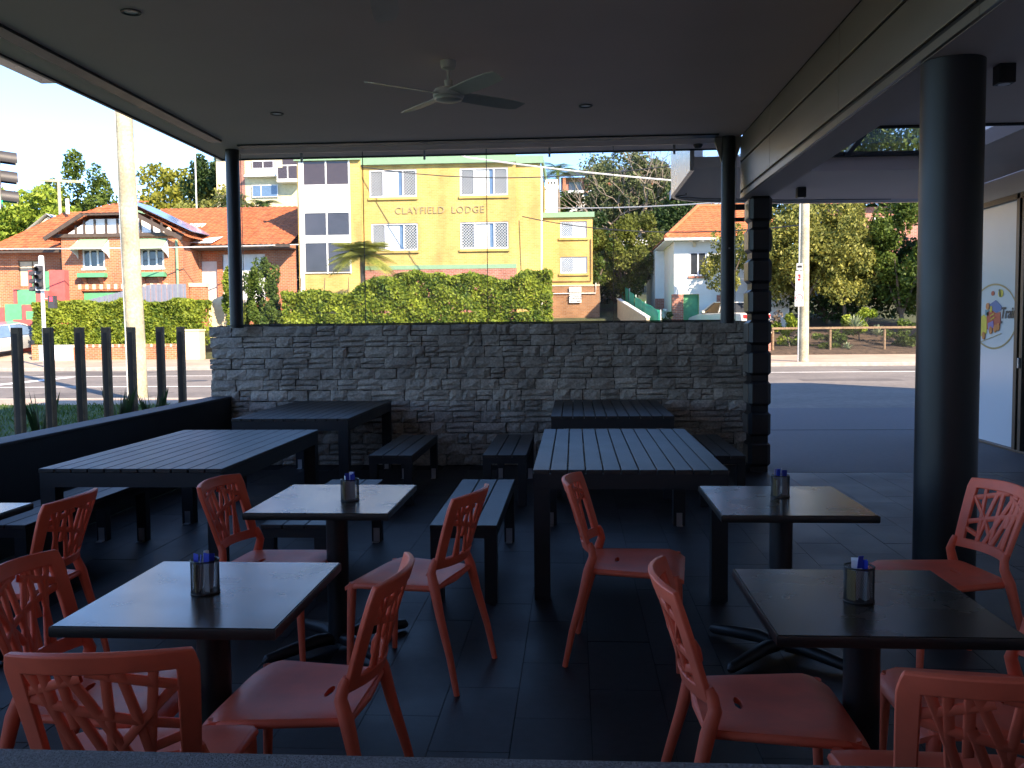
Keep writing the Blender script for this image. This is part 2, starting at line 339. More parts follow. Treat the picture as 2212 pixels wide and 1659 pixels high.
# ================================================================ PATIO FLOOR
fl = struct(Bx('floor', M['grout'], None, -3.86, 5.2, -4.0, 10.4, -.1, -.004))
TW, TL = .30, .60
tile_me = MB().box(-TW/2+.0015, TW/2-.0015, -TL/2+.0015, TL/2-.0015, -.003, .0).mesh('tile', M['tile'])
cells = []
ix = 0; x = -3.84+TW/2
while x < 5.15:
    y = 1.75+(TL/2 if ix % 2 else 0)-TL/2
    while y < 10.1:
        cells.append((x, y)); y += TL
    x += TW; ix += 1
def tile_rank(c):
    x, y = c; inv = abs((x+.067*y)/y) < .53 and y > 2.0
    return (0 if inv else 1, y)
cells.sort(key=tile_rank)
for (x, y) in cells[:300]:
    o = bpy.data.objects.new('tile', tile_me); link(o, fl); o.location = (x, y, random.Random(int(x*100+y*977)).uniform(-.0008, .0008))
rest = MB()
for (x, y) in cells[300:]: rest.box(x-TW/2+.003, x+TW/2-.003, y-TL/2+.003, y+TL/2-.003, -.003, 0)
rest.box(-3.84, 5.15, -3.9, 1.4, -.003, 0)
tag(rest.build('tile_field', M['tile'], fl), kind='stuff')
strip('forecourt', M['concrete'], 2.05, 16, 9.72, 17.19, .002, .004, .1)
struct(Bx('forecourt_joint', M['grout'], None, 2.05, 16, 13.6, 13.62, .0, .006))

# ================================================================ CAFE BUILDING SHELL
ceil = struct(Bx('ceiling', M['ceil'], None, -4.02, 1.75, -4.0, 10.55, 3.5, 3.62))
Bx('blind_slot', M['black'], ceil, -3.56, 1.5, 9.74, 9.9, 3.485, 3.505)
Bx('side_track', M['steel_dark'], ceil, -3.76, -3.63, 2.0, 9.5, 3.478, 3.505)
Bx('edge_trim', M['black'], ceil, -4.05, -4.022, -4, 10.55, 3.485, 3.64)
Bx('edge_trim', M['black'], ceil, -4.05, 1.75, 10.552, 10.58, 3.485, 3.64)
Bx('lower_fascia', M['fascia'], ceil, -4.20, -4.06, -4, 7.2, 3.50, 3.66)
struct(Bx('upper_storey', M['soffit'], None, -4.0, 1.9, -4.0, 10.5, 3.63, 6.9))
bm_ = struct(Bx('beam', M['steel_dark'], None, 1.775, 2.04, 2.2, 9.95, 2.875, 3.7))
# clad panels: rows split by the grooves, columns split by joints
yj = [2.2, 4.2, 6.345, 8.5, 9.95]
for (z0, z1) in ((2.86, 2.905), (2.942, 3.228), (3.25, 3.495)):
    for a, b in zip(yj[:-1], yj[1:]):
        if z0 < 2.9:
            Bx('cladding_panel', M['beam'], bm_, 1.752, 1.774, a+.002, b-.002, z0, z1)
        else: Bx('cladding_panel', M['beam'], bm_, 1.755, 1.774, a+.004, b-.004, z0, z1, bevel=.003)
Bx('beam_soffit', M['soffit'], bm_, 1.775, 2.05, 2.2, 9.95, 2.858, 2.874)
# end face of the beam facing the street
Bx('cladding_panel', M['beam'], bm_, 1.757, 2.045, 9.951, 9.975, 2.88, 3.495)
# right hand canopy soffit with skylight opening
so = struct(MB().box(2.06, 2.35, -4, 13.6, 3.3, 3.42).box(4.15, 5.2, -4, 13.6, 3.3, 3.42).box(2.352, 4.148, -4, 8.6, 3.3, 3.42).box(2.352, 4.148, 11.05, 13.6, 3.3, 3.42)
    .box(1.36, 2.058, 10.6, 13.3, 3.3, 3.42).build('canopy_soffit', M['soffit']))
# rounded front lip that follows the outer edge
def arc_path():
    pts = [(1.36, 10.6)]
    pts += [(1.36, 12.6)]
    for k in range(9):
        t = k/8*math.pi/2; pts.append((1.36+.75*(1-math.cos(t)), 12.6+.75*math.sin(t)))
    pts += [(3.0, 13.62), (4.5, 13.72), (6.5, 13.75), (9.0, 13.75), (12, 13.75)]
    return pts
ap = arc_path()
def wall_ribbon(pts, z0, z1, t):
    b = MB(); n_ = len(pts); off = []
    for i in range(n_):
        p = Vector(pts[i]); d = (Vector(pts[min(i+1, n_-1)])-Vector(pts[max(i-1, 0)])).normalized(); nrm = Vector((-d.y, d.x)); off.append(p+nrm*t)
    for i in range(n_):
        b.v += [(pts[i][0], pts[i][1], z0), (pts[i][0], pts[i][1], z1), (off[i].x, off[i].y, z0), (off[i].x, off[i].y, z1)]
    for i in range(n_-1):
        a = i*4; c = a+4
        b.f += [(a, c, c+1, a+1), (a+2, a+3, c+3, c+2), (a, a+2, c+2, c), (a+1, c+1, c+3, a+3)]
    b.f += [(0, 1, 3, 2), ((n_-1)*4, (n_-1)*4+2, (n_-1)*4+3, (n_-1)*4+1)]
    return b
lip = [(a, b) for a, b in ap]
wall_ribbon(lip[:9], 3.27, 4.15, .05).build('fascia_panel', M['fascia'], so, smooth=True)
wall_ribbon(lip[8:], 3.27, 3.60, .05).build('fascia_panel', M['fascia'], so, smooth=True)
MB().add([(2.06, 13.59, 3.3), (2.06, 13.3, 3.3), (1.36, 13.3, 3.3)]+[(p[0], p[1], 3.3) for p in ap[2:12]], [tuple(range(13))]).build('soffit_infill', M['soffit'], so)
wall_ribbon([(a+.16 if i < 3 else a, b-.16 if i > 4 else b) for i, (a, b) in enumerate(ap[1:-3])], 3.292, 3.301, .02).build('shadow_line', M['black'], so)
# skylight box: upstands, frame, panes
for q in ((2.352, 4.148, 11.0, 11.049, 3.301, 3.45), (2.352, 2.40, 8.651, 10.999, 3.301, 3.45), (4.10, 4.148, 8.651, 10.999, 3.301, 3.45), (2.352, 4.148, 8.601, 8.65, 3.301, 3.86)):
    Bx('upstand', M['soffit'], so, *q)
for k, xx in enumerate((2.40, 3.10, 4.03)): MB().bar((xx+.03, 10.93, 3.475), (xx+.03, 8.70, 3.90), .06, .05).build('glazing_bar', M['black'], so)
MB().box(2.36, 4.14, 10.935, 11.045, 3.452, 3.50).build('skylight_frame', M['black'], so)
for x0_, x1_ in ((2.46, 3.10), (3.16, 4.03)):
    MB().add([(x0_, 10.93, 3.47), (x1_, 10.93, 3.47), (x1_, 8.70, 3.895), (x0_, 8.70, 3.895), (x0_, 10.93, 3.476), (x1_, 10.93, 3.476), (x1_, 8.70, 3.901), (x0_, 8.70, 3.901)], [(0, 3, 2, 1), (4, 5, 6, 7), (0, 1, 5, 4), (1, 2, 6, 5), (2, 3, 7, 6), (3, 0, 4, 7)]).build('skylight_pane', M['glass'], so)
MB().tube([(2.35, 8.58, 3.29), (4.15, 8.58, 3.29), (4.23, 8.54, 3.29), (4.25, 8.4, 3.29)], .016, 8).build('shadow_line', M['black'], so, smooth=True)
# shopfront wall with film window
sw = struct(MB().box(5.22, 5.5, -4, 9.9, 0, 3.3).box(5.22, 5.5, 9.9, 13.4, 3.05, 3.3).box(5.22, 5.5, 12.95, 13.4, 0, 3.05).build('shop_wall', M['soffit']))
for b in ((5.2, 5.3, 11.25, 11.33, .03, 3.048), (5.2, 5.3, 12.86, 12.95, .03, 3.048), (5.2, 5.3, 9.9, 12.95, 2.98, 3.05), (5.2, 5.3, 9.9, 12.95, 0, .03), (5.2, 5.3, 9.9, 9.98, .03, 2.98), (5.2, 5.3, 11.12, 11.19, .03, 2.98)):
    Bx('door_frame', M['bronze_frame'], sw, *b, bevel=.004)
Bx('window_film_pane', M['film'], sw, 5.245, 5.255, 11.33, 12.86, .035, 2.98)
Bx('door_pane', M['winglass'], sw, 5.245, 5.255, 9.98, 11.12, .03, 2.98)
Bx('door_handle', M['bracket'], sw, 5.17, 5.199, 11.14, 11.17, 1.0, 1.12, bevel=.004)
def plate(name, pts, m_, x=5.241, t=.003, parent=sw):
    return MB().prism(pts, 'x', x-t, x).build(name, m_, parent)
cy, cz = 11.965, 1.612
def ell(a, b, n=48, c=(cy, cz), t0=0, t1=2*math.pi): return [(c[0]+a*math.cos(t0+(t1-t0)*k/n), c[1]+b*math.sin(t0+(t1-t0)*k/n)) for k in range(n+1)]
pc = {k: mat('print '+k, v, .4, var=.05) for k, v in dict(blue=(.03, .15, .40), red=(.50, .06, .03), orange=(.62, .20, .04), yellow=(.75, .60, .05), teal=(.06, .25, .32), violet=(.20, .16, .45), gold=(.40, .30, .12), green=(.05, .09, .05)).items()}
b = MB(); o_, i_ = ell(.635, .41), ell(.615, .388)
for k in range(48): b.add([(5.240, *o_[k]), (5.240, *o_[k+1]), (5.240, *i_[k+1]), (5.240, *i_[k])], [(0, 1, 2, 3)])
b.build('logo_ring', pc['gold'], sw)
plate('logo_cabin_roof', [(12.075, 1.765), (11.905, 1.815), (11.745, 1.735), (11.75, 1.69), (11.88, 1.655), (12.03, 1.70)], pc['blue'])
plate('logo_engine', [(12.15, 1.66), (12.03, 1.695), (11.89, 1.653), (11.77, 1.665), (11.765, 1.54), (11.80, 1.45), (12.13, 1.45)], pc['red'])
plate('logo_boiler', [(12.33, 1.60), (12.24, 1.64), (12.15, 1.60), (12.14, 1.40), (12.30, 1.36), (12.36, 1.42)], pc['yellow'])
plate('logo_chimney', [(12.19, 1.70), (12.09, 1.69), (12.09, 1.62), (12.19, 1.63)], pc['teal'])
plate('logo_driver', ell(.05, .045, 14, (12.12, 1.74)), pc['orange'], x=5.237)
plate('logo_stack', ell(.03, .04, 12, (12.02, 1.705)), pc['yellow'], x=5.237)
plate('logo_tank', [(12.10, 1.53), (11.95, 1.56), (11.94, 1.47), (12.09, 1.44)], pc['violet'], x=5.237)
for c_ in ((12.02, 1.44), (11.90, 1.46), (11.82, 1.48), (12.22, 1.37)): plate('logo_wheel', ell(.045, .05, 14, c_), pc['orange'], x=5.236)
for c_ in ((11.99, 1.63), (11.97, 1.585)): plate('logo_stripe', [(c_[0]+.05, c_[1]-.02), (c_[0]+.05, c_[1]-.005), (c_[0]-.05, c_[1]+.025), (c_[0]-.05, c_[1]+.01)], pc['yellow'], x=5.236)
plate('logo_balloon', ell(.045, .03, 14, (11.99, 1.90)), pc['red'])
plate('logo_bee', ell(.07, .05, 14, (11.775, 1.893)), pc['yellow'])
plate('logo_bee_band', [(11.80, 1.85), (11.825, 1.94), (11.785, 1.945), (11.765, 1.852)], pc['green'], x=5.236)
MB().bar((5.239, 12.3, 1.29), (5.239, 11.74, 1.40), .004, .008).build('logo_rail', pc['gold'], sw)
def text(body, size, m_, loc, rot, parent, name='lettering', align='CENTER', ext=.004, shear=0, sp=1.0, bold=0):
    cu = bpy.data.curves.new(name, 'FONT'); cu.body = body; cu.size = size; cu.align_x = align; cu.align_y = 'CENTER'; cu.extrude = ext; cu.shear = shear
    cu.space_character = sp; cu.offset = bold; cu.materials.append(m_); cu.resolution_u = 3
    tmp = bpy.data.objects.new(name, cu); col.objects.link(tmp); bpy.context.view_layer.update()
    me = bpy.data.meshes.new_from_object(tmp.evaluated_get(bpy.context.evaluated_depsgraph_get())); bpy.data.objects.remove(tmp)
    o = bpy.data.objects.new(name, me); link(o, parent); o.location = loc; o.rotation_euler = rot; return o
text('Train', .19, M['ink'], (5.236, 11.565, 1.645), (R(90), 0, R(-90)), sw, shear=.25, bold=.004, ext=.001)
text('®', .05, M['ink'], (5.236, 11.725, 1.535), (R(90), 0, R(-90)), sw, ext=.001)
# rest of the block that shades this side of the street
struct(Bx('shop_block', M['soffit'], None, 5.5, 15.6, -8, 13.3, 0, 9.6))
struct(Bx('shop_upper', M['soffit'], None, 2.06, 5.49, -4.0, 8.1, 3.95, 9.6))
struct(Bx('rear_shade_block', M['soffit'], None, -14, 15.6, -17, -10, 0, 7.2))  # unseen block added behind the patio, blocks the sun and leaves sky fill
strip('rear_court', M['concrete'], -4.4, 5.49, -9.99, -4.01, .0, .0, .1)

# ================================================================ STONE WALL
SWX0, SWX1, SWY, SWH = -4.08, 1.93, 10.2, 1.575
wl = thing('stone_wall', 'low stacked grey ledge-stone wall below the glass panes', 'stone wall', (0, 0, 0))
Bx('wall_core', M['stoneback'], wl, SWX0+.04, SWX1-.03, SWY+.03, SWY+.24, 0, SWH-.012)
def stone_mesh(seed):
    r = random.Random(seed); nx, nz = 4, 3; b = MB(); idx = {}
    for j in range(nz+1):
        for i in range(nx+1):
            u, v = i/nx, j/nz; edge = i in (0, nx) or j in (0, nz)
            y = -.5+(r.uniform(.10, .32) if edge else r.uniform(-.14, .12))
            jx = r.uniform(-.03, .03) if 0 < j < nz or not edge else r.uniform(-.02, .02)
            idx[i, j] = len(b.v); b.v.append((u-.5+jx*(.6 if edge else 1), y, v-.5+r.uniform(-.045, .045)))
    for j in range(nz):
        for i in range(nx): b.f.append((idx[i, j], idx[i+1, j], idx[i+1, j+1], idx[i, j+1]))
    per = [idx[i, 0] for i in range(nx+1)]+[idx[nx, j] for j in range(1, nz+1)]+[idx[i, nz] for i in range(nx-1, -1, -1)]+[idx[0, j] for j in range(nz-1, 0, -1)]
    back = []
    for p in per: x_, _, z_ = b.v[p]; back.append(len(b.v)); b.v.append((x_, 1.6, z_))
    for k in range(len(per)): b.f.append((per[k], back[k], back[(k+1) % len(per)], per[(k+1) % len(per)]))
    return b.mesh('stone', M['stone'])
stones = [stone_mesh(k) for k in range(14)]
r = random.Random(12); count = 0; overflow = []
ncourse = 13; ch = (SWH)/ncourse
for c in range(ncourse):
    x = SWX0+r.uniform(-.03, .03); z0 = c*ch
    while x < SWX1-.05:
        w = r.choice([.14, .17, .2, .24, .28, .33, .22])*r.uniform(.85, 1.15)
        if SWX1-(x+w) < .1: w = SWX1-x+r.uniform(-.015, .02)
        pieces = [(z0, ch)] if r.random() < .6 else [(z0, ch*.45), (z0+ch*.45, ch*.55)]
        for (zz, hh) in pieces:
            dep = r.uniform(.05, .075)
            o = bpy.data.objects.new('stone', r.choice(stones))
            o.location = (x+w/2, SWY+r.uniform(-.012, .012), zz+hh/2); o.scale = ((w-.007), dep, (hh-.006)*r.uniform(.97, 1.0))
            if count < 300: link(o, wl); count += 1
            else: overflow.append(o)
        x += w
if overflow:
    bb = MB()
    for o in overflow:
        bb.add([(v.co.x*o.scale.x+o.location.x, v.co.y*o.scale.y+o.location.y, v.co.z*o.scale.z+o.location.z) for v in o.data.vertices], [tuple(p.vertices) for p in o.data.polygons])
        bpy.data.objects.remove(o)
    tag(bb.build('stone_field', M['stone'], wl), kind='stuff')
print('stones', count, len(overflow))
for k in range(ncourse):                                   # quoin ends
    for (xx, s) in ((SWX0-.01, 1), (SWX1+.0, -1)):
        o = bpy.data.objects.new('quoin', stones[k % 14]); link(o, wl); o.rotation_euler = (0, 0, R(-90) if s > 0 else R(90))
        o.location = (xx+s*.02+r.uniform(-.015, .012), SWY+.125, k*ch+ch/2); o.scale = (.24, .05, ch*.95)
Bx('wall_cap', M['stoneback'], wl, SWX0+.06, SWX1-.05, SWY+.02, SWY+.22, SWH-.01, SWH+.006)
# glass screen
px = [-3.72, -2.331, -.95, .441, 1.768]
for k in range(4):
    t = thing('glass_pane', ('leftmost', 'second', 'third', 'rightmost')[k]+' frameless glass pane standing on the stone wall'+('' if k in (0, 3) else ', counted from the left'), 'glass pane', (0, 0, 0), group='glass panes over the stone wall')
    Bx('pane', M['glass'], t, px[k]+.003, px[k+1]-.003, 10.27, 10.28, SWH+.02, 3.499)
    for s_, e in ((px[k], .003), (px[k+1], -.003)): Bx('pane_edge', M['wire_dark'] if k % 2 else M['bronze_frame'], t, s_+min(0, e)+.0005*(1 if e > 0 else -1), s_+max(0, e)+.0005*(1 if e > 0 else -1), 10.268, 10.282, SWH+.02, 3.499)
    Bx('bottom_channel', M['black'], t, px[k], px[k+1]-.004, 10.255, 10.295, SWH+.007, SWH+.022)
    Bx('clip', M['bracket'], t, (px[k]+px[k+1])/2-.012, (px[k]+px[k+1])/2+.012, 10.29, 10.305, 3.40, 3.499)
# posts
t = thing('support_post', 'slim round dark post on the left end of the stone wall', 'post', (-3.716, 10.02, 0), group='round posts carrying the ceiling')
MB().lathe([(.074, SWH-.02), (.074, 3.5)], 28).build('shaft', M['steel_dark'], t, smooth=True)
MB().lathe([(.105, SWH+.0), (.105, SWH+.014)], 28).build('base_plate', M['steel_dark'], t, smooth=True)
t = thing('support_post', 'slim round dark post with flared head beside the beam end', 'post', (1.623, 9.92, 0), group='round posts carrying the ceiling')
MB().lathe([(.073, SWH-.02), (.073, 3.30), (.073, 3.5)], 28).build('shaft', M['steel_dark'], t, smooth=True)
for s_ in (-1, 1): MB().prism([(s_*.072, 3.24), (s_*.14, 3.44), (s_*.14, 3.499), (s_*.072, 3.499)], 'y', -.02, .02).build('gusset', M['beam'], t)
Bx('cable_tie', M['bracket'], t, -.004, .012, -.078, -.07, 2.33, 2.345)
Bx('bracket_arm', M['black'], t, .0745, .17, -.015, .015, 2.74, 2.80); Bx('bracket_arm', M['black'], t, .0745, .17, -.015, .015, 2.62, 2.66)
# rusticated pier
t = thing('rusticated_pier', 'black banded pier with notched blocks under the beam end', 'pier', (1.93, 9.88, 0))
for k in range(9):
    z0 = .02+k*.318; MB().box(-.115, .115, -.16, .16, z0+.03, z0+.30).build('block', M['steel_dark'] if k else M['steel_dark'], t, bevel=.035, seg=1)
Bx('core', M['black'], t, -.088, .088, -.13, .13, 0, 2.86)
for k in range(9): Bx('lit_side_band', M['beam'], t, -.125, -.1155, -.12, .12, .02+k*.318+.07, .02+k*.318+.26, bevel=.003)  # lighter tone puts the light on the left face into the colour
# round column
t = thing('round_column', 'thick round charcoal column under the beam beside the tables', 'column', (1.93, 4.92, 0))
MB().lathe([(.152, 0), (.152, 2.857)], 40).build('shaft', M['steel_dark'], t, smooth=True)
MB().lathe([(.16, 0.0005), (.16, .05), (.1535, .055)], 40).build('base_ring', M['steel_dark'], t, smooth=True)
# low side wall and front ledge
t = thing('side_parapet', 'low charcoal rendered side wall running beside the timber posts', 'low wall')
MB().box(-4.06, -3.86, 1.2, 10.16, 0, .765).build('wall_body', M['parapet'], t)
MB().box(-4.075, -3.85, 1.2, 10.165, .766, .79).build('coping', M['coping'], t, bevel=.006)
t = thing('front_ledge', 'grey rough rendered ledge along the bottom of the picture', 'ledge')
MB().add([(-1.8, 1.334, .55), (2.0, 1.347, .55), (2.0, .95, .55), (-1.8, .95, .55), (-1.8, 1.334, .90), (2.0, 1.347, .90), (2.0, .95, .90), (-1.8, .95, .90)],
         [(0,3,2,1),(4,5,6,7),(0,1,5,4),(1,2,6,5),(2,3,7,6),(3,0,4,7)]).build('ledge_top', M['ledge'], t, bevel=.01)
Bx('ledge_base', M['parapet'], t, -1.8, 2.0, .97, 1.25, 0, .549)

# ================================================================ CEILING FITTINGS
def fan(loc, rz, label):
    t = thing('ceiling_fan', label, 'ceiling fan', loc, rz, 'ceiling fans')
    MB().lathe([(.058, 0), (.058, -.03), (.05, -.055), (.02, -.065)], 24).build('canopy', M['fan'], t, smooth=True)
    MB().tube([(0, 0, -.06), (0, 0, -.17)], .012, 12).build('downrod', M['fan'], t, smooth=True)
    MB().lathe([(.03, -.14), (.032, -.19), (.03, -.2)], 20).build('coupling', M['fan'], t, smooth=True)
    h = MB().lathe([(.04, -.195), (.10, -.205), (.115, -.225), (.115, -.26), (.10, -.272)], 32).build('motor', M['fan'], t, smooth=True)
    MB().lathe([(.105, -.2725), (.098, -.284), (.07, -.293), (.02, -.297)], 32).build('hub_cover', M['fan'], t, smooth=True)
    bl = MB()
    n_ = 8
    for i in range(n_+1):
        x_ = .09+.57*i/n_; w_ = .06+.012*math.sin(i/n_*3.1)
        if i == n_: w_ *= .8
        for s_ in (-1, 1):
            for dz in (0, -.005): bl.v.append((x_+(-.02 if (i == n_ and s_ > 0) else 0), s_*w_, -.243+dz-s_*w_*.24))
    for i in range(n_):
        a = i*4; c = a+4; bl.f += [(a, c, c+2, a+2), (a+1, a+3, c+3, c+1), (a, a+1, c+1, c), (a+2, c+2, c+3, a+3)]
    bl.f += [(0, 2, 3, 1), (n_*4, n_*4+1, n_*4+3, n_*4+2)]
    me = bl.mesh('blade', M['fan'])
    for k in range(4):
        o = bpy.data.objects.new('blade', me); link(o, t); o.rotation_euler = (0, 0, k*math.pi/2)
    return t
fan((-.912, 6.9, 3.5), R(39), 'off white four bladed ceiling fan hanging over the picnic tables')
fan((-.93, 4.58, 3.5), R(99), 'ceiling fan showing only one blade tip at the top edge')
for k, (x, y, lb) in enumerate(((-2.685, 8.39, 'small recessed downlight left of the ceiling fan'), (.117, 8.39, 'small recessed downlight right of the ceiling fan'), (-2.709, 5.653, 'small recessed downlight in the top left ceiling corner'))):
    t = thing('downlight', lb, 'downlight', (x, y, 3.5), 0, 'recessed downlights')
    b = MB(); n_ = 24
    for rr, zz in ((.062, -.001), (.06, -.008), (.046, -.008), (.036, .0)):
        for q in range(n_): b.v.append((rr*math.cos(2*math.pi*q/n_), rr*math.sin(2*math.pi*q/n_), zz))
    for i in range(3):
        for q in range(n_): a = i*n_+q; c = i*n_+(q+1) % n_; b.f.append((a, c, c+n_, a+n_))
    b.build('trim_ring', M['signal'], t, smooth=True)
    MB().lathe([(.04, -.004), (.02, -.003)], 20).build('lens', M['alu'], t, smooth=True)
for (x, y, lb) in ((2.94, 12.29, 'square black surface light on the canopy soffit above the far footpath'), (2.957, 6.667, 'square black surface light beside the top of the round column')):
    t = thing('surface_light', lb, 'ceiling light', (x, y, 3.3), 0, 'square surface lights')
    MB().box(-.055, .055, -.055, .055, -.13, -.0005).build('housing', M['steel_dark'], t, bevel=.004)
    MB().lathe([(.04, -.133), (.038, -.1305)], 20).build('lens', M['alu'], t)
t = thing('dome_sensor', 'flat dome sensor on the ceiling near the flared post', 'sensor', (1.36, 10.3, 3.5))
MB().lathe([(.05, -.0005), (.05, -.015), (.035, -.035), (.01, -.04)], 20).build('dome', M['signal'], t, smooth=True)

# ================================================================ PICNIC TABLES AND BENCHES
def slatted(name, label, cat, loc, W_, L_, H_, nb, leg, group, apron):
    t = thing(name, label, cat, loc, 0, group)
    pitch_ = W_/nb
    me = MB().box(-pitch_/2+.0035, pitch_/2-.0035, -L_/2, L_/2, H_-.024, H_).mesh('slat', M['board'])
    for k in range(nb):
        o = bpy.data.objects.new('slat', me); link(o, t); o.location = (-W_/2+pitch_*(k+.5), 0, 0)
        b_ = o.modifiers.new('bevel', 'BEVEL'); b_.width = .003; b_.segments = 1
    zt = H_-.0245; i_ = .006
    for s_ in (-1, 1):
        MB().box(-W_/2+i_, W_/2-i_, s_*(L_/2-i_)-(.03 if s_ > 0 else 0), s_*(L_/2-i_)+(0 if s_ > 0 else .03), zt-apron, zt).build('end_rail', M['frame_dark'], t)
        MB().box(s_*(W_/2-i_)-(.03 if s_ > 0 else 0), s_*(W_/2-i_)+(0 if s_ > 0 else .03), -L_/2+i_+.031, L_/2-i_-.031, zt-apron, zt).build('side_rail', M['frame_dark'], t)
    lm = MB().box(-leg/2, leg/2, -leg/2, leg/2, 0, zt-apron-.0005).mesh('leg', M['frame_dark'])
    bm2 = MB().box(-.022, .022, -.004, 0, .001, .10).box(-.022, .022, -.05, -.0045, .001, .006).mesh('floor_bracket', M['bracket'])
    for sx in (-1, 1):
        for sy in (-1, 1):
            o = bpy.data.objects.new('leg', lm); link(o, t); o.location = (sx*(W_/2-i_-leg/2), sy*(L_/2-i_-leg/2), 0)
            o2 = bpy.data.objects.new('floor_bracket', bm2); link(o2, o)
            if sy < 0: o2.location = (0, leg/2+.0006, 0); o2.rotation_euler = (0, 0, math.pi)
            else: o2.location = (0, -leg/2-.0006, 0)
    return t
gT, gB = 'slatted picnic tables', 'slatted benches'
slatted('picnic_table', 'slatted dark picnic table with bluish sheen beside the low side wall', 'table', (-2.575, 6.17, 0), 1.10, 2.03, .74, 11, .09, gT, .085)
slatted('picnic_table', 'slatted brown picnic table in the stone wall corner by the left post', 'table', (-2.54, 9.06, 0), 1.07, 1.98, .74, 11, .09, gT, .085)
slatted('picnic_table', 'slatted grey picnic table in the middle, behind an orange chair', 'table', (.31, 6.16, 0), 1.09, 2.07, .74, 11, .09, gT, .085)
slatted('picnic_table', 'slatted brown picnic table against the stone wall, right of centre', 'table', (.34, 9.14, 0), 1.10, 1.86, .74, 11, .09, gT, .085)
for lb, x, y in (('slatted bench between the low side wall and the bluish picnic table', -3.31, 5.78), ('slatted bench along the right side of the bluish picnic table', -1.58, 5.82),
                 ('slatted bench left of the middle grey picnic table', -.62, 5.83), ('slatted bench left of the brown table against the wall', -.60, 8.64),
                 ('slatted bench right of the corner brown picnic table', -1.59, 8.62), ('slatted bench right of the brown table against the wall', 1.25, 8.60)):
    slatted('bench', lb, 'bench', (x, y, 0), .385, 1.55, .44, 3, .07, gB, .05)

# ================================================================ CAFE TABLES
def cafe_table(x0, x1, y0, y1, label, ft=.38):
    cx, cy_ = (x0+x1)/2, (y0+y1)/2; w, l = x1-x0, y1-y0
    t = thing('cafe_table', label, 'table', (cx, cy_, 0), 0, 'square cafe tables')
    MB().box(-w/2, w/2, -l/2, l/2, .7295-.0005, .73).box(-w/2+.001, w/2-.001, -l/2+.001, l/2-.001, .6985, .7285).build('table_top', M['laminate'], t)
    e = MB()
    for (a, b_) in (((-w/2, -l/2), (w/2, -l/2)), ((w/2, -l/2), (w/2, l/2)), ((w/2, l/2), (-w/2, l/2)), ((-w/2, l/2), (-w/2, -l/2))):
        d = (Vector(b_)-Vector(a)).normalized(); nn = Vector((d.y, -d.x)); A_ = Vector(a); B_ = Vector(b_)
        prof = [(.0005, .7275), (.004, .7285), (.006, .725), (.006, .703), (.003, .698), (.0005, .698)]
        vs_ = []
        for q, (o_, z_) in enumerate(prof):
            pa = A_-d*o_+nn*o_; pb = B_+d*o_+nn*o_; vs_ += [(pa.x, pa.y, z_), (pb.x, pb.y, z_)]
        k = len(prof); e.add(vs_, [(2*q, 2*q+1, 2*((q+1) % k)+1, 2*((q+1) % k)) for q in range(k)])
    e.build('edge_band', M['edge'], t, smooth=True)
    MB().box(-.15, .15, -.15, .15, .690, .6975).build('mount_plate', M['black'], t)
    MB().tube([(0, 0, .035), (0, 0, .6895)], .052, 24).build('pedestal', M['black'], t, smooth=True)
    for k in range(4):
        a = k*math.pi/2+R(45); c, s_ = math.cos(a), math.sin(a)
        MB().tube([(c*.03, s_*.03, .05), (c*.12, s_*.12, .058), (c*.25, s_*.25, .045), (c*ft, s_*ft, .03), (c*(ft+.015), s_*(ft+.015), .02)], [.03, .032, .029, .024, .012], 10).build('foot', M['black'], t, smooth=True)
    return t
cafe_table(-1.44, -.815, 2.41, 3.11, 'near left cafe table with shiny top and mesh sachet cup')
cafe_table(-1.46, -.82, 3.96, 4.69, 'second cafe table on the left, behind the near left one')
cafe_table(.63, 1.28, 3.95, 4.67, 'far right brown cafe table in front of the round column')
cafe_table(.53, 1.16, 2.41, 3.07, 'near right dark brown cafe table with mesh sachet cup')
cafe_table(-3.22, -2.565, 3.48, 4.17, 'cafe table corner poking in at the left picture edge')

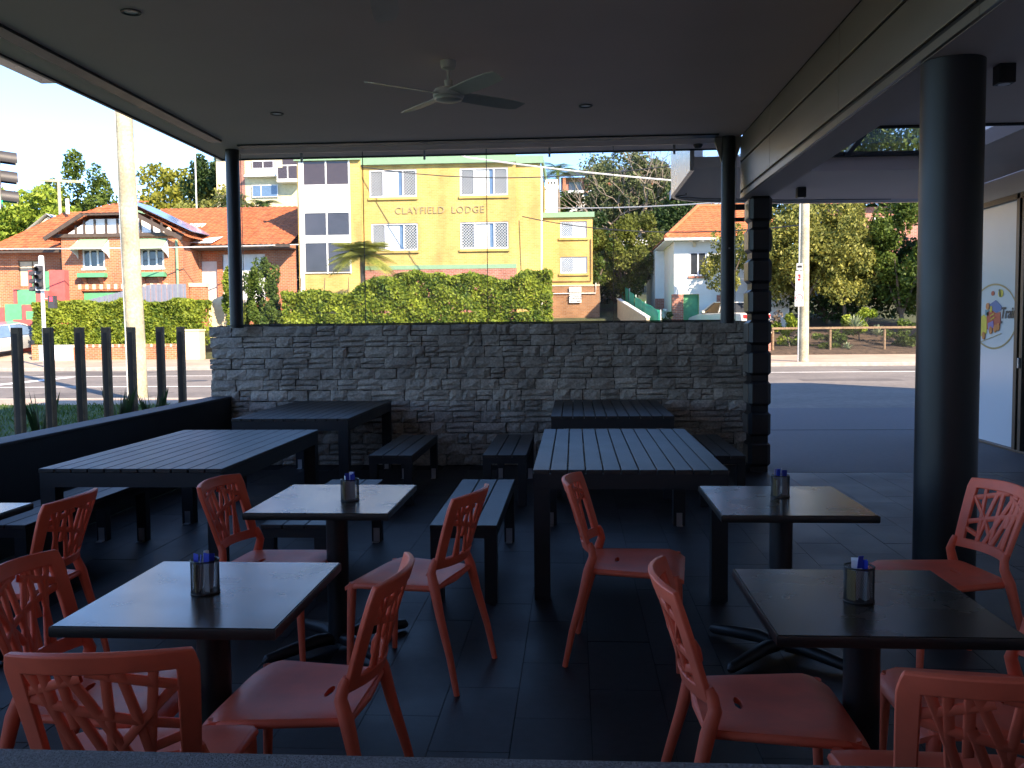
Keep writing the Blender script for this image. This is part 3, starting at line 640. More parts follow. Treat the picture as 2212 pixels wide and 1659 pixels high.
# mesh cups with sachets
def cup(x, y, where, seed):
    r = random.Random(seed)
    t = thing('mesh_cup', 'black wire mesh cup of sachets on the '+where, 'cup', (x, y, .7305), r.uniform(0, 6), 'wire mesh cups')
    RR, HH = .042, .102; w = MB(); n_ = 40; st = 26
    for d in (-1, 1):
        for k in range(n_):
            pts = [(RR*math.cos(2*math.pi*k/n_+d*q/8*1.25), RR*math.sin(2*math.pi*k/n_+d*q/8*1.25), .004+(HH-.006)*q/8) for q in range(9)]
            w.tube(pts, .00080, 3, cap=False)
    w.build('wire_mesh', M['black'], t)
    for z_ in (.003, HH): MB().lathe([(RR-.0015, z_-.002), (RR+.002, z_-.0025), (RR+.0026, z_), (RR+.002, z_+.002), (RR-.0015, z_+.002)], 32).build('rim', M['black'], t, smooth=True) if z_ < .01 else \
        MB().tube([(RR*math.cos(2*math.pi*q/32), RR*math.sin(2*math.pi*q/32), z_) for q in range(33)], .0024, 8).build('rim', M['black'], t, smooth=True)
    pal = [('blue and white sugar sachet', 'sb', 6), ('kraft brown sugar sachet', 'sk', 4)]
    for nm, mk, cnt in pal:
        for q in range(cnt):
            a = r.uniform(0, 2*math.pi); rad = r.uniform(.006, .026); lean = r.uniform(-.22, .22)
            hh = r.uniform(.112, .134) if mk == 'sb' else r.uniform(.078, .09)
            if mk == 'sk': a = R(150)+q*.40; rad = .031
            s = thing('sugar_sachet', nm+' standing in the mesh cup on the '+where, 'sachet', (x+rad*math.cos(a), y+rad*math.sin(a), .737), r.uniform(0, 6.3) if mk == 'sb' else a+math.pi/2, nm+'s on the '+where)
            s.rotation_euler = (lean*.5 if mk == 'sb' else 0, lean*.5 if mk == 'sb' else 0, s.rotation_euler[2])
            wv = .0105
            MB().add([(-wv, -.0003, 0), (wv, -.0003, 0), (wv, .0003, 0), (-wv, .0003, 0), (-wv, -.002, hh*.5), (wv, -.002, hh*.5), (wv, .002, hh*.5), (-wv, .002, hh*.5), (-wv, -.0003, hh*.72), (wv, -.0003, hh*.72), (wv, .0003, hh*.72), (-wv, .0003, hh*.72)],
                [(0, 3, 2, 1), (8, 9, 10, 11)]+[(i*4+k, i*4+(k+1) % 4, i*4+4+(k+1) % 4, i*4+4+k) for i in range(2) for k in range(4)]).build('paper_sleeve', SACH['w'] if mk == 'sb' else SACH['k'], s)
            MB().box(-wv, wv, -.0004, .0004, hh*.722, hh).build('printed_end', (SACH['w'] if q % 3 == 2 else SACH['b']) if mk == 'sb' else SACH['k'], s)
SACH = dict(w=mat('white paper', (.70, .74, .80), .6, var=.05), b=mat('blue print paper', (.02, .05, .50), .45, var=.05), k=mat('kraft paper', (.42, .30, .13), .7, var=.12))
cup(-1.139, 2.74, 'near left cafe table', 1); cup(-1.055, 4.25, 'second left cafe table', 2); cup(.965, 4.38, 'far right cafe table', 3); cup(.828, 2.72, 'near right cafe table', 4)

# ================================================================ CORAL CHAIRS
def back_pt(u, v):
    w = .188+.030*v
    if v > .82: w *= 1-.07*((v-.82)/.18)**2
    z = .515+.31*v+.008*(1-u*u)*v
    y = -.188-.085*v-.012*v*v-.052*(1-u*u)
    return Vector((u*w, y, z))
def back_grid(b, us, vs_, th, keep):
    nu, nv = len(us), len(vs_); top = {}; 
    for L_ in (0, 1):
        for j, v in enumerate(vs_):
            for i, u in enumerate(us):
                p = back_pt(u, v); e = .001
                n_ = (back_pt(u+e, v)-p).cross(back_pt(u, v+e)-p).normalized()
                top[L_, i, j] = len(b.v); b.v.append(tuple(p+n_*(th/2 if L_ else -th/2)))
    cellset = {(i, j) for i in range(nu-1) for j in range(nv-1) if keep((us[i]+us[i+1])/2, (vs_[j]+vs_[j+1])/2)}
    for (i, j) in cellset:
        b.f.append((top[1, i, j], top[1, i+1, j], top[1, i+1, j+1], top[1, i, j+1])); b.f.append((top[0, i, j], top[0, i, j+1], top[0, i+1, j+1], top[0, i+1, j]))
        for (di, dj, p, q) in ((-1, 0, (i, j), (i, j+1)), (1, 0, (i+1, j), (i+1, j+1)), (0, -1, (i, j), (i+1, j)), (0, 1, (i, j+1), (i+1, j+1))):
            if (i+di, j+dj) not in cellset: b.f.append((top[0, *p], top[0, *q], top[1, *q], top[1, *p]))
us = [-1, -.97, -.86, -.78]+[-.78+1.56*k/14 for k in range(1, 14)]+[.78, .86, .97, 1]
vv = [0, .02, .11, .13]+[.13+.72*k/8 for k in range(1, 8)]+[.85, .88, .96, 1]
fb = MB(); back_grid(fb, us, vv, .019, lambda u, v: abs(u) > .78 or v < .13 or v > .85)
frame_me = fb.mesh('backrest', M['chair'], smooth=True, angle=50)
# lattice bars, (u,v) ends in the opening (u 0..1 left->right seen from behind, v 0 top..1 bottom)
BARS = [((.86, 0), (.79, 1)), ((.56, 0), (.53, 1)), ((.65, 0), (.80, 1)), ((.26, 0), (.29, .62)), ((.14, 0), (.21, 1)), ((.04, 0), (.30, 1)), ((.30, 0), (.66, 1)),
        ((.29, .34), (.50, 1)), ((0, .22), (.40, .06)), ((.44, 0), (1, .20)), ((0, .30), (1, .66)), ((.60, .84), (1, .18)), ((.82, .88), (1, .80))]
def bar_mesh(b0, b1):
    b = MB(); n_ = 7; sec = []
    for k in range(n_):
        t = k/(n_-1); uu = b0[0]+(b1[0]-b0[0])*t; v_ = b0[1]+(b1[1]-b0[1])*t
        sec.append(back_pt(-.79+1.58*uu, .86-.74*v_))
    for k in range(n_):
        d = (sec[min(k+1, n_-1)]-sec[max(k-1, 0)]).normalized(); side = d.cross(Vector((0, 1, 0))).normalized()*.0115; nn = d.cross(side).normalized()*.0055
        for (a, c) in ((-1, -.6), (-.85, -1), (.85, -1), (1, -.6), (1, .6), (.85, 1), (-.85, 1), (-1, .6)): b.v.append(tuple(sec[k]+side*a+nn*c))
    for k in range(n_-1):
        for q in range(8): b.f.append((k*8+q, k*8+(q+1) % 8, (k+1)*8+(q+1) % 8, (k+1)*8+q))
    return b.mesh('bar', M['chair'], smooth=True, angle=70)
bar_me = [bar_mesh(*q) for q in BARS]
def seat_mesh():
    b = MB(); n_ = 20; T = {}
    for L_ in (0, 1):
        for j in range(n_+1):
            for i in range(n_+1):
                u, v = -1+2*i/n_, j/n_
                hw = .192+.053*v
                e = max(abs(u), 0)
                y = -.205+.43*v
                # rounded corners
                if v > .8: hw *= 1-.13*((v-.8)/.2)**2.2
                if v < .15: hw *= 1-.06*((.15-v)/.15)**2
                z = .452-.012*(1-u*u)*math.sin(math.pi*min(1, v*1.1))-.032*max(0, (v-.78)/.22)**2-.006*(e**6)
                if L_ == 0: z -= .018; hw -= .003
                if j in (5, 6) and i in (8, 12): y = -.205+.43*(5.5+(j-5.5)*.35)/n_
                T[L_, i, j] = len(b.v); b.v.append((u*hw, y, z))
    hole = {(8, 5), (9, 5), (10, 5), (11, 5)}
    cells_ = {(i, j) for i in range(n_) for j in range(n_)}-hole
    for (i, j) in cells_:
        b.f.append((T[1, i, j], T[1, i+1, j], T[1, i+1, j+1], T[1, i, j+1])); b.f.append((T[0, i, j], T[0, i, j+1], T[0, i+1, j+1], T[0, i+1, j]))
        for (di, dj, p, q) in ((-1, 0, (i, j), (i, j+1)), (1, 0, (i+1, j), (i+1, j+1)), (0, -1, (i, j), (i+1, j)), (0, 1, (i, j+1), (i+1, j+1))):
            if (i+di, j+dj) not in cells_: b.f.append((T[0, *p], T[0, *q], T[1, *q], T[1, *p]))
    # rolled rim under the seat
    rim = [(-.185, -.195), (-.215, 0), (-.235, .15), (-.20, .205), (0, .213), (.20, .205), (.235, .15), (.215, 0), (.185, -.195)]
    b.tube([(x_, y_, .432-(.02 if y_ > .19 else 0)) for x_, y_ in rim], .014, 8)
    b.tube([(-.185, -.195, .435), (0, -.205, .430), (.185, -.195, .435)], .013, 8)
    return b.mesh('seat', M['chair'], smooth=True, angle=60)
seat_me = seat_mesh()
def rear_leg(s):
    return MB().tube([(s*.232, -.305, 0), (s*.226, -.272, .16), (s*.216, -.225, .33), (s*.208, -.200, .44), (s*.197, -.180, .50), (s*.186, -.186, .535), (s*.186, -.196, .56)],
                     [.0125, .0155, .019, .022, .0195, .017, .012], 12).mesh('leg', M['chair'], smooth=True)
def front_leg(s):
    return MB().tube([(s*.222, .205, 0), (s*.219, .198, .2), (s*.214, .190, .40), (s*.21, .185, .435)], [.0125, .016, .020, .018], 12).mesh('leg', M['chair'], smooth=True)
leg_me = [rear_leg(-1), rear_leg(1), front_leg(-1), front_leg(1)]
chair0 = thing('cafe_chair', 'x', 'chair', (0, 0, 0), 0, 'coral lattice back chairs')
link(bpy.data.objects.new('seat', seat_me), chair0)
bk = link(bpy.data.objects.new('backrest', frame_me), chair0)
bv = bk.modifiers.new('bevel', 'BEVEL'); bv.width = .004; bv.segments = 2; bv.limit_method = 'ANGLE'; bv.angle_limit = R(45)
for me in bar_me: link(bpy.data.objects.new('bar', me), bk)
for me in leg_me: link(bpy.data.objects.new('leg', me), chair0)
CH = [(-2.47, 3.85, (-1, 0.02), 'coral chair turned to the cafe table at the left picture edge'),
      (-1.41, 2.69, (1, .02), 'coral chair cut by the left picture edge, left of the near left table'),
      (-1.10, 2.25, (-.128, .99), 'coral chair seen from behind in the bottom left corner'),
      (-1.40, 4.23, (.99, -.10), 'coral chair at the left side of the second left table'),
      (-.73, 4.06, (-.965, .26), 'coral chair pulled out on the right side of the second left table'),
      (-.83, 2.70, (-1, .04), 'coral chair at the right side of the near left table'),
      (.285, 4.30, (.99, -.13), 'coral chair at the left side of the far right table'),
      (.557, 2.66, (1, -.01), 'coral chair at the left side of the near right table'),
      (1.59, 4.12, (-.985, -.17), 'coral chair in front of the round column'),
      (1.165, 2.72, (-1, .03), 'coral chair cut by the right picture edge beside the near right table'),
      (.885, 2.19, (.03, 1), 'coral chair seen from behind in the bottom right corner')]
for k, (x, y, d, lb) in enumerate(CH):
    c = chair0 if k == 0 else copy_tree(chair0)
    c.location = (x, y, 0); c.rotation_euler = (0, 0, math.atan2(d[1], d[0])-math.pi/2); c['label'] = lb

# ================================================================ OUTSIDE HELPERS
def facade(name, m_, parent, x0, x1, z0, z1, y, openings, depth=.16):
    """front wall facing -y with real openings and reveals"""
    xs_ = sorted({x0, x1, *[v for o in openings for v in (o[0], o[1])]}); zs_ = sorted({z0, z1, *[v for o in openings for v in (o[2], o[3])]})
    b = MB()
    for i in range(len(xs_)-1):
        for j in range(len(zs_)-1):
            mx, mz = (xs_[i]+xs_[i+1])/2, (zs_[j]+zs_[j+1])/2
            if any(o[0] < mx < o[1] and o[2] < mz < o[3] for o in openings): continue
            b.quad((xs_[i], y, zs_[j]), (xs_[i+1], y, zs_[j]), (xs_[i+1], y, zs_[j+1]), (xs_[i], y, zs_[j+1]))
    for (a, c, d, e) in openings:
        b.quad((a, y, d), (a, y+depth, d), (a, y+depth, e), (a, y, e)); b.quad((c, y, d), (c, y, e), (c, y+depth, e), (c, y+depth, d))
        b.quad((a, y, e), (a, y+depth, e), (c, y+depth, e), (c, y, e)); b.quad((a, y, d), (c, y, d), (c, y+depth, d), (a, y+depth, d))
        b.quad((a, y+depth, d), (c, y+depth, d), (c, y+depth, e), (a, y+depth, e))
    return b.build(name, m_, parent, fix=False)
def roof_plane(p0, p1, p2, p3, tw=.3, course=.33, amp=.022, step=.03):
    """tiled slope: eave p0->p1, ridge p3->p2 (may be shorter); real waves and course steps"""
    p0, p1, p2, p3 = map(Vector, (p0, p1, p2, p3)); e = (p1-p0).normalized(); Lw = (p1-p0).length
    s3 = p3-p0; sl = s3-e*s3.dot(e); H = sl.length; sl.normalize(); nrm = e.cross(sl).normalized()
    if nrm.z < 0: nrm = -nrm
    uL1 = (p3-p0).dot(e); uR1 = (p2-p0).dot(e)
    u0, u1 = min(0, uL1), max(Lw, uR1); cols = int((u1-u0)/(tw/3)); rows = max(1, int(H/course)); b = MB()
    for r_ in range(rows):
        for q, (v, lift) in enumerate(((r_/rows, step), ((r_+1)/rows, 0))):
            uL, uR = uL1*v, Lw+(uR1-Lw)*v
            for k in range(cols+1):
                ug = u0+(u1-u0)*k/cols; u = min(max(ug, uL), uR)
                w = amp*math.sin(2*math.pi*ug/tw)
                b.v.append(tuple(p0+e*u+sl*(v*H)+nrm*(lift+w+.03)))
    n_ = cols+1
    for r_ in range(rows):
        for k in range(cols):
            a = (2*r_)*n_+k; c = a+n_; b.f.append((a, a+1, c+1, c))
            if r_ < rows-1: d = c+n_; b.f.append((c, c+1, d+1, d))
    return b
def crown(cx, cy, cz, rx, ry, rz, n, k, spread=.30, inner=.45):
    d = rand_unit(k); rad = inner+(1-inner)*rng.random(k)**.7
    C = d*rad[:, None]; w = rng.random(k)+.35; w /= w.sum(); idx = rng.choice(k, n, p=w)
    off = rng.normal(size=(n, 3)); off /= np.linalg.norm(off, axis=1)[:, None]; off *= (spread*(.35+.65*rng.random(n)**.5))[:, None]
    P = C[idx]+off; return P*np.array([rx, ry, rz])+np.array([cx, cy, cz])
def limbs(b, base, top, r0, targets):
    b.tube([base, tuple((Vector(base)*.5+Vector(top)*.5)+Vector((r0*.6, 0, 0))), top], [r0*1.25, r0*.9, r0*.65], 8)
    for t in targets:
        mid = Vector(top)*.45+Vector(t)*.55+Vector((0, 0, -.08*abs(t[0]-top[0])))
        b.tube([top, tuple(mid), t], [r0*.55, r0*.35, r0*.12], 6)
def tree(name, label, m_, cx, cy, zb, zt, hw, base, n=9000, k=26, size=.28, group='trees', trunkr=.2, rz=None, spread=.32, cat='tree', trunk='trunk', hd=None):
    t = thing(name, label, cat, (0, 0, 0), 0, group)
    cz, rz_ = (zb+zt)/2, (zt-zb)/2; hd = hd or hw*.8
    P = crown(cx, cy, cz, hw, hd, rz_, n, k, spread)
    leaves('crown', P, size, m_, t)
    b = MB(); tg = [(cx+hw*.6*math.cos(a), cy+hd*.5*math.sin(a), cz+rz_*.25*math.sin(a*2.3)) for a in (0.3, 1.6, 2.9, 4.2, 5.4)]
    limbs(b, (cx, cy, base), (cx, cy, max(zb+.1*rz_, base+.4)), trunkr, tg); b.build('trunk', M[trunk], t, smooth=True)
    return t
def hedge(name, label, m_, x0, x1, y0, y1, z0, z1, n, size, group=None, bulge=.25, top_gap=None, cat='hedge'):
    t = thing(name, label, cat, (0, 0, 0), 0, group)
    face = rng.random(n); P = np.c_[rng.uniform(x0, x1, n), rng.uniform(y0, y1, n), rng.uniform(z0, z1, n)]
    f1 = face < .48; P[f1, 1] = y0+np.abs(rng.normal(0, .12, f1.sum())); f2 = (face >= .48) & (face < .74); P[f2, 2] = z1-np.abs(rng.normal(0, .12, f2.sum()))
    bumps = bulge*(np.sin(P[:, 0]*2.1)*.5+np.sin(P[:, 0]*5.3+1)*.3+np.sin(P[:, 2]*4.1+P[:, 0]*3)*.4)
    P[:, 1] += -bumps*.6; P[:, 2] += bumps*.5*(P[:, 2] > (z0+z1)/2)
    if top_gap is not None: P[:, 2] = np.minimum(P[:, 2], top_gap(P[:, 0])+rng.normal(0, .08, n))
    leaves('foliage', P, size, m_, t)
    b = MB(); q = x0+.4
    while q < x1: b.tube([(q, (y0+y1)/2, z0-.3), (q+.1, (y0+y1)/2+.05, (z0+z1)/2), (q+.25, (y0+y1)/2, z1-.2)], [.05, .04, .015], 5); q += 1.1
    b.build('stems', M['trunk'], t)
    return t
def window(parent, x0, x1, z0, z1, y, glass, frame, mull=(), fw=.06, depth=.08, sill=None, name='window'):
    w = MB().box(x0, x1, y+depth, y+depth+.012, z0, z1).build(name, M[glass], parent)
    f = MB().box(x0, x0+fw, y+depth-.03, y+depth-.001, z0, z1).box(x1-fw, x1, y+depth-.03, y+depth-.001, z0, z1).box(x0+fw, x1-fw, y+depth-.03, y+depth-.001, z0, z0+fw).box(x0+fw, x1-fw, y+depth-.03, y+depth-.001, z1-fw, z1)
    for mx in mull: f.box(mx-fw/2, mx+fw/2, y+depth-.028, y+depth-.001, z0+fw, z1-fw)
    f.build('frame', M[frame], w)
    if sill: Bx('sill', M[sill], w, x0-.08, x1+.08, y-.09, y-.001, z0-.13, z0-.01)
    return w

# ---------------------------------------------------------------- timber posts by the verge
row0, row1 = Vector((-5.62, 9.0)), Vector((-4.87, 11.2))
pl = ['first timber post of the row, at the left picture edge', 'second timber post of the row from the left picture edge', 'third timber post of the row from the left', 'middle timber post of the row of seven', 'timber post standing in front of the pale street pole', 'second timber post from the stone wall end', 'timber post nearest the stone wall end']
for k, bx in enumerate((-5.62, -5.43, -5.235, -5.10, -4.985, -4.925, -4.87)):
    yy = [9.0, 9.38, 9.75, 10.15, 10.6, 10.9, 11.2][k]
    xx = [-5.618, -5.51, -5.376, -5.284, -5.213, -4.998, -4.873][k]
    t = thing('timber_post', pl[k], 'post', (xx, yy, .02), R(8), 'row of timber posts')
    MB().box(-.042, .042, -.045, .045, -.05, 1.56).build('shaft', M['timber'], t, bevel=.006)
    MB().box(-.022, .022, -.047, -.0455, .0, 1.5).build('face_groove', M['darkwood'], t)
tuft_spots = [(-5.05, 10.75), (-5.3, 10.4), (-5.75, 9.6)]
for k, (x, y) in enumerate(tuft_spots):
    n_ = 40; a = rng.uniform(0, 6.28, n_); b_ = MB()
    for q in range(n_):
        l = rng.uniform(.25, .5); dx, dy = math.cos(a[q])*l*.45, math.sin(a[q])*l*.45
        b_.add([(x-.008, y, .02), (x+.008, y, .02), (x+dx*.5, y+dy*.5, .40+l*.5), (x+dx, y+dy, .42+l)], [(0, 1, 2), (1, 3, 2)])
    tag(b_.build('strappy_plant', M['lf_dark']), ('strappy plant by the timber post nearest the pole', 'strappy plant behind the middle timber posts', 'strappy plant behind the third timber post')[k], 'plant', 'strappy plants behind the low wall')

# ---------------------------------------------------------------- street poles, wires, signals
t = thing('power_pole', 'tall pale weathered timber power pole at the near kerb', 'pole', (-9.47, 19.5, -.05))
MB().tube([(0, 0, 0), (-.02, 0, 1.5), (-.06, 0, 3.2), (-.09, 0, 5), (-.13, 0, 8), (-.15, 0, 11)], [.20, .195, .19, .18, .17, .15], 18).build('shaft', M['pole'], t, smooth=True)
MB().tube([(-.185, -.10, 0), (-.19, -.1, 1.5), (-.215, -.09, 3.2), (-.255, -.08, 6), (-.29, -.06, 10)], .018, 6).build('conduit', M['galv'], t, smooth=True)
t = thing('power_pole', 'pale green tinted power pole carrying parking signs across the road', 'pole', (8.57, 35.2, .14))
MB().tube([(0, 0, 0), (0, 0, 4), (.03, 0, 11)], [.19, .17, .14], 18).build('shaft', M['pole'], t, smooth=True)
MB().tube([(-.20, -.03, 0), (-.19, -.03, 4), (-.16, -.02, 10)], .03, 8).build('conduit', M['galv'], t, smooth=True)
def sign(name, label, x, z0, z1, w, build):
    t = thing(name, label, 'sign', (x, 34.99, 0), R(-14), 'signs on the green tinted pole')
    MB().box(-w/2, w/2, -.01, -.004, z0, z1).build('plate', M['white'], t, bevel=.004); build(t, z0, z1, w); return t
def s_b(t, a, b, w):
    MB().box(-.05, .05, -.014, -.0105, b-.36, b-.12).build('red_panel', M['redlens'], t, bevel=.003); text('L', .16, M['white'], (0, -.016, b-.24), (R(90), 0, 0), t, ext=.001)
def ring(t, c, ro, ri, m_):
    b = MB(); n_ = 28
    for k in range(n_):
        a0, a1 = 2*math.pi*k/n_, 2*math.pi*(k+1)/n_
        b.add([(c[0]+ro*math.cos(a0), -.0125, c[1]+ro*math.sin(a0)), (c[0]+ro*math.cos(a1), -.0125, c[1]+ro*math.sin(a1)), (c[0]+ri*math.cos(a1), -.0125, c[1]+ri*math.sin(a1)), (c[0]+ri*math.cos(a0), -.0125, c[1]+ri*math.sin(a0))], [(0, 1, 2, 3)])
    b.build('ring', m_, t)
def s_c(t, a, b, w):
    ring(t, (0, (a+b)/2+.03), .14, .115, M['redlens']); text('60', .17, M['ink'], (0, -.0125, (a+b)/2+.03), (R(90), 0, 0), t, ext=.001)
sign('parking_sign', 'red parking panel sign between the two other pole signs', 8.34, 2.78, 3.50, .26, s_b)
sign('speed_sign', 'white speed sign with red ring, lowest on the pole', 8.34, 2.20, 2.76, .30, s_c)
t = thing('small_plate', 'small dark framed plate, topmost sign on the pole', 'sign', (8.35, 34.99, 0), R(-14), 'signs on the green tinted pole')
MB().box(-.11, .11, -.01, -.004, 3.54, 3.78).build('plate', M['metalroof'], t); MB().box(-.08, .08, -.013, -.0105, 3.62, 3.70).build('print', M['ink'], t)
wires = [((-60, 30, 8.5), (-9.6, 19.6, 8.6), 'dark', .35), ((-40, 33, 5.15), (-14.2, 47.4, 5.9), 'pale', .25), ((-9.6, 19.6, 8.4), (-3.4, 30, 7.0), 'pale', .1), ((-3.4, 30, 7.0), (8.57, 35.2, 6.55), 'pale', .15),
         ((-1.0, 47.9, 7.6), (8.57, 35.2, 6.3), 'pale', .15), ((-11, 47.8, 9.9), (8.5, 35.1, 8.2), 'dark', .9), ((-2.6, 47.9, 7.2), (8.5, 35.1, 5.2), 'dark', .5)]
wl_ = ['cable crossing the sky at the upper left', 'pale cable crossing the tiled roof of the brick house', 'pale cable from the timber pole towards the lodge', 'upper pale cable crossing the lodge towards the right', 'lower pale cable from the lodge corner to the right', 'thin dark cable sagging across the upper lodge windows', 'thin dark cable passing the annex window']
for k, (a, b_, kind, sag) in enumerate(wires):
    pts = []
    for q in range(13):
        s_ = q/12; p = Vector(a).lerp(Vector(b_), s_); p.z -= sag*4*s_*(1-s_); pts.append(p)
    tag(MB().tube(pts, .028 if kind == 'pale' else .024, 5).build('overhead_cable', M['wire'] if kind == 'pale' else M['wire_dark'], smooth=True), wl_[k], 'cable', 'overhead cables')
RED, GRN = emis('red signal glow', (.9, .02, .04), 2.0), emis('green signal glow', (.0, .75, .45), 1.2)
def sig_head(parent, c, yaw_, lit=None, visor=True, back=True):
    """three aspect head at c facing direction yaw_ (0 = -y)"""
    h = bpy.data.objects.new('signal_head', MB().box(-.15, .15, -.02, .12, -.46, .46).mesh('signal_head', M['signal'])); link(h, parent); h.location = c; h.rotation_euler = (0, 0, yaw_)
    if back:
        MB().box(-.19, .19, .0, .02, -.50, -.461).box(-.19, .19, .0, .02, .461, .50).box(-.19, -.151, .0, .02, -.46, .46).box(.151, .19, .0, .02, -.46, .46).build('white_border', M['white'], h)
    for k, nm in enumerate(('red', 'amber', 'green')):
        z = .30-.30*k
        MB().tube([(0, -.021, z), (0, -.03, z)], .105, 18).build('lens', RED if lit == k and k == 0 else GRN if lit == k else M['black'], h)
        v = MB(); n_ = 14
        for q in range(n_+1):
            a = R(-25)+R(230)*q/n_
            for (yy, rr) in ((-.022, .125), (-.26, .125)):
                dz = -.06 if yy < -.2 else 0
                v.v += [(rr*math.cos(a), yy+(.0), z+rr*math.sin(a)+dz*.3), ((rr-.006)*math.cos(a), yy, z+(rr-.006)*math.sin(a)+dz*.3)]
        for q in range(n_):
            a = q*4; c_ = a+4; v.f += [(a, a+2, c_+2, c_), (a+1, c_+1, c_+3, a+3), (a+2, a+3, c_+3, c_+2), (a, c_, c_+1, a+1)]
        v.build('visor', M['signal'], h, smooth=True)
    return h
t = thing('traffic_signal', 'traffic signal on a white pole across the road', 'traffic signal', (-20.72, 35.0, .13), 0, 'traffic signals')
MB().tube([(0, 0, 0), (0, 0, 3.2), (0, 0, 4.35)], [.075, .07, .07], 14).build('pole', M['white'], t, smooth=True)
MB().lathe([(.10, 4.0), (.10, 4.32), (.07, 4.36)], 14).build('finial', M['white'], t, smooth=True)
sig_head(t, (.02, -.18, 3.50), 0)
sig_head(t, (-.24, .05, 3.35), R(-80), back=False)
pd_ = MB().box(-.13, .13, -.10, .10, -.24, .24).build('pedestrian_head', M['signal'], t); pd_.location = (.42, -.05, 2.55)
Bx('red_man', RED, pd_, -.055, .055, -.106, -.1005, .03, .19); Bx('bracket', M['galv'], pd_, -.36, -.131, -.02, .02, .12, .16)
t = thing('traffic_signal', 'close traffic signal with dark visors cut by the left picture edge', 'traffic signal', (-9.05, 14.0, 0), 0, 'traffic signals')
MB().tube([(-.35, .3, .05), (-.35, .3, 4.6)], .08, 14).build('pole', M['galv'], t, smooth=True)
sig_head(t, (.13, 0, 3.93), R(125), lit=2)
Bx('bracket', M['galv'], t, -.3, .08, .1, .16, 4.3, 4.36)
Bx('bracket', M['galv'], t, -.3, .08, .1, .16, 3.5, 3.56)

# ---------------------------------------------------------------- brick house
H0 = 46.0
t = thing('brick_house', 'orange brick house with half timbered gable and terracotta roof', 'house')
wn = [(-25.05, -23.86, 4.74, 5.72), (-21.98, -20.76, 4.73, 5.70)]
facade('front_wall', M['brick'], t, -26.14, -19.75, 1.2, 6.35, H0, wn+[(-25.16, -22.6, 1.2, 3.58)])
Bx('side_wall', M['brick'], t, -19.77, -19.75, H0+.001, H0+2.0, 1.2, 6.3); Bx('side_wall', M['brick'], t, -26.14, -26.12, H0+.001, H0+1.5, 1.2, 6.3)
facade('porch_wall', M['brick'], t, -30.5, -26.141, 1.2, 5.75, H0+1.5, [(-29.4, -27.9, 3.9, 5.3)])
window(t, -29.4, -27.9, 3.9, 5.3, H0+1.5, 'cream', 'timber', mull=(-28.65,))
Bx('porch_door', M['darkwood'], t, -27.0, -26.4, H0+1.38, H0+1.498, 3.2, 5.4)
for (x0, x1, z0, z1) in wn:
    c = (x0+x1)/2; w = window(t, x0, x1, z0, z1, H0, 'winglass', 'white', mull=(x0+.40, x1-.40), fw=.09, depth=.07)
    Bx('sill', M['white'], w, x0-.05, x1+.05, H0-.06, H0-.001, z0-.10, z0-.005)
    aw = MB().add([(x0-.25, H0-.85, z1-.05), (x1+.3, H0-.85, z1-.05), (x1+.2, H0-.01, z1+.50), (x0-.08, H0-.01, z1+.50), (x0-.25, H0-.85, z1-.09), (x1+.3, H0-.85, z1-.09), (x1+.2, H0-.01, z1+.46), (x0-.08, H0-.01, z1+.46)],
                  [(0, 1, 2, 3), (4, 7, 6, 5), (0, 4, 5, 1), (1, 5, 6, 2), (3, 2, 6, 7), (0, 3, 7, 4)]).build('awning', M['green_awn'], t)
    for xx in (x0-.2, x1+.25): MB().prism([(H0-.84, z1-.10), (H0-.02, z1+.44), (H0-.02, z1-.5), (H0-.25, z1-.32)], 'x', xx-.01, xx+.01).build('cheek', M['white'], aw)
    Bx('flower_box', M['green_wall'], t, x0-.1, x1+.15, H0-.42, H0-.05, z0-.48, z0-.26)
    for xx in (x0+.15, x1-.15): MB().prism([(H0-.35, z0-.49), (H0-.01, z0-.49), (H0-.01, z0-.85)], 'x', xx-.09, xx+.09).build('corbel', M['brick'], t)
for k in range(26):
    x_ = -25.32+k*.19
    if x_ < -20.6: Bx('quoin_brick', M['cream'] if k % 2 == 0 else M['brick'], t, x_, x_+.175, H0-.03, H0-.001, 3.66, 3.92)
gd = Bx('garage_door', M['green_wall'], t, -25.1, -22.65, H0+.12, H0+.15, 1.2, 3.5)
for k in range(5): Bx('door_rib', M['green_wall'], gd, -25.1, -22.65, H0+.105, H0+.119, 1.4+k*.42, 1.6+k*.42)
# gable
MB().prism([(-26.0, 6.352), (-19.9, 6.352), (-22.0, 7.22), (-24.55, 7.22)], 'y', H0-.02, H0+.2).build('gable_panel', M['white'], t)
gb = MB().box(-26.5, -19.6, H0-.16, H0-.021, 6.30, 6.48); gb.build('gable_beam', M['darkwood'], t)
for x_ in (-25.3, -24.85, -24.3, -23.7, -23.1, -22.5, -21.9, -21.3, -20.8):
    zt = min(7.2, 6.35+ (x_+26.3)*.55, 6.35+(-19.5-x_)*.48)
    Bx('gable_stud', M['darkwood'], t, x_-.045, x_+.045, H0-.10, H0-.021, 6.481, max(6.5, zt))
for (a, b_) in (((-26.75, H0-.5, 6.2), (-24.7, H0-.5, 7.42)), ((-22.05, H0-.5, 7.42), (-19.6, H0-.5, 6.12))): MB().bar(a, b_, .1, .2).build('barge_board', M['darkwood'], t)
MB().bar((-24.7, H0-.5, 7.42), (-22.05, H0-.5, 7.42), .1, .14).build('barge_board', M['darkwood'], t)
for nm, q in (('roof_tiles', ((-26.8, H0-.55, 6.22), (-26.8, H0+9, 6.22), (-23.4, H0+9, 8.35), (-23.4, H0+2.2, 8.35))),):
    pass
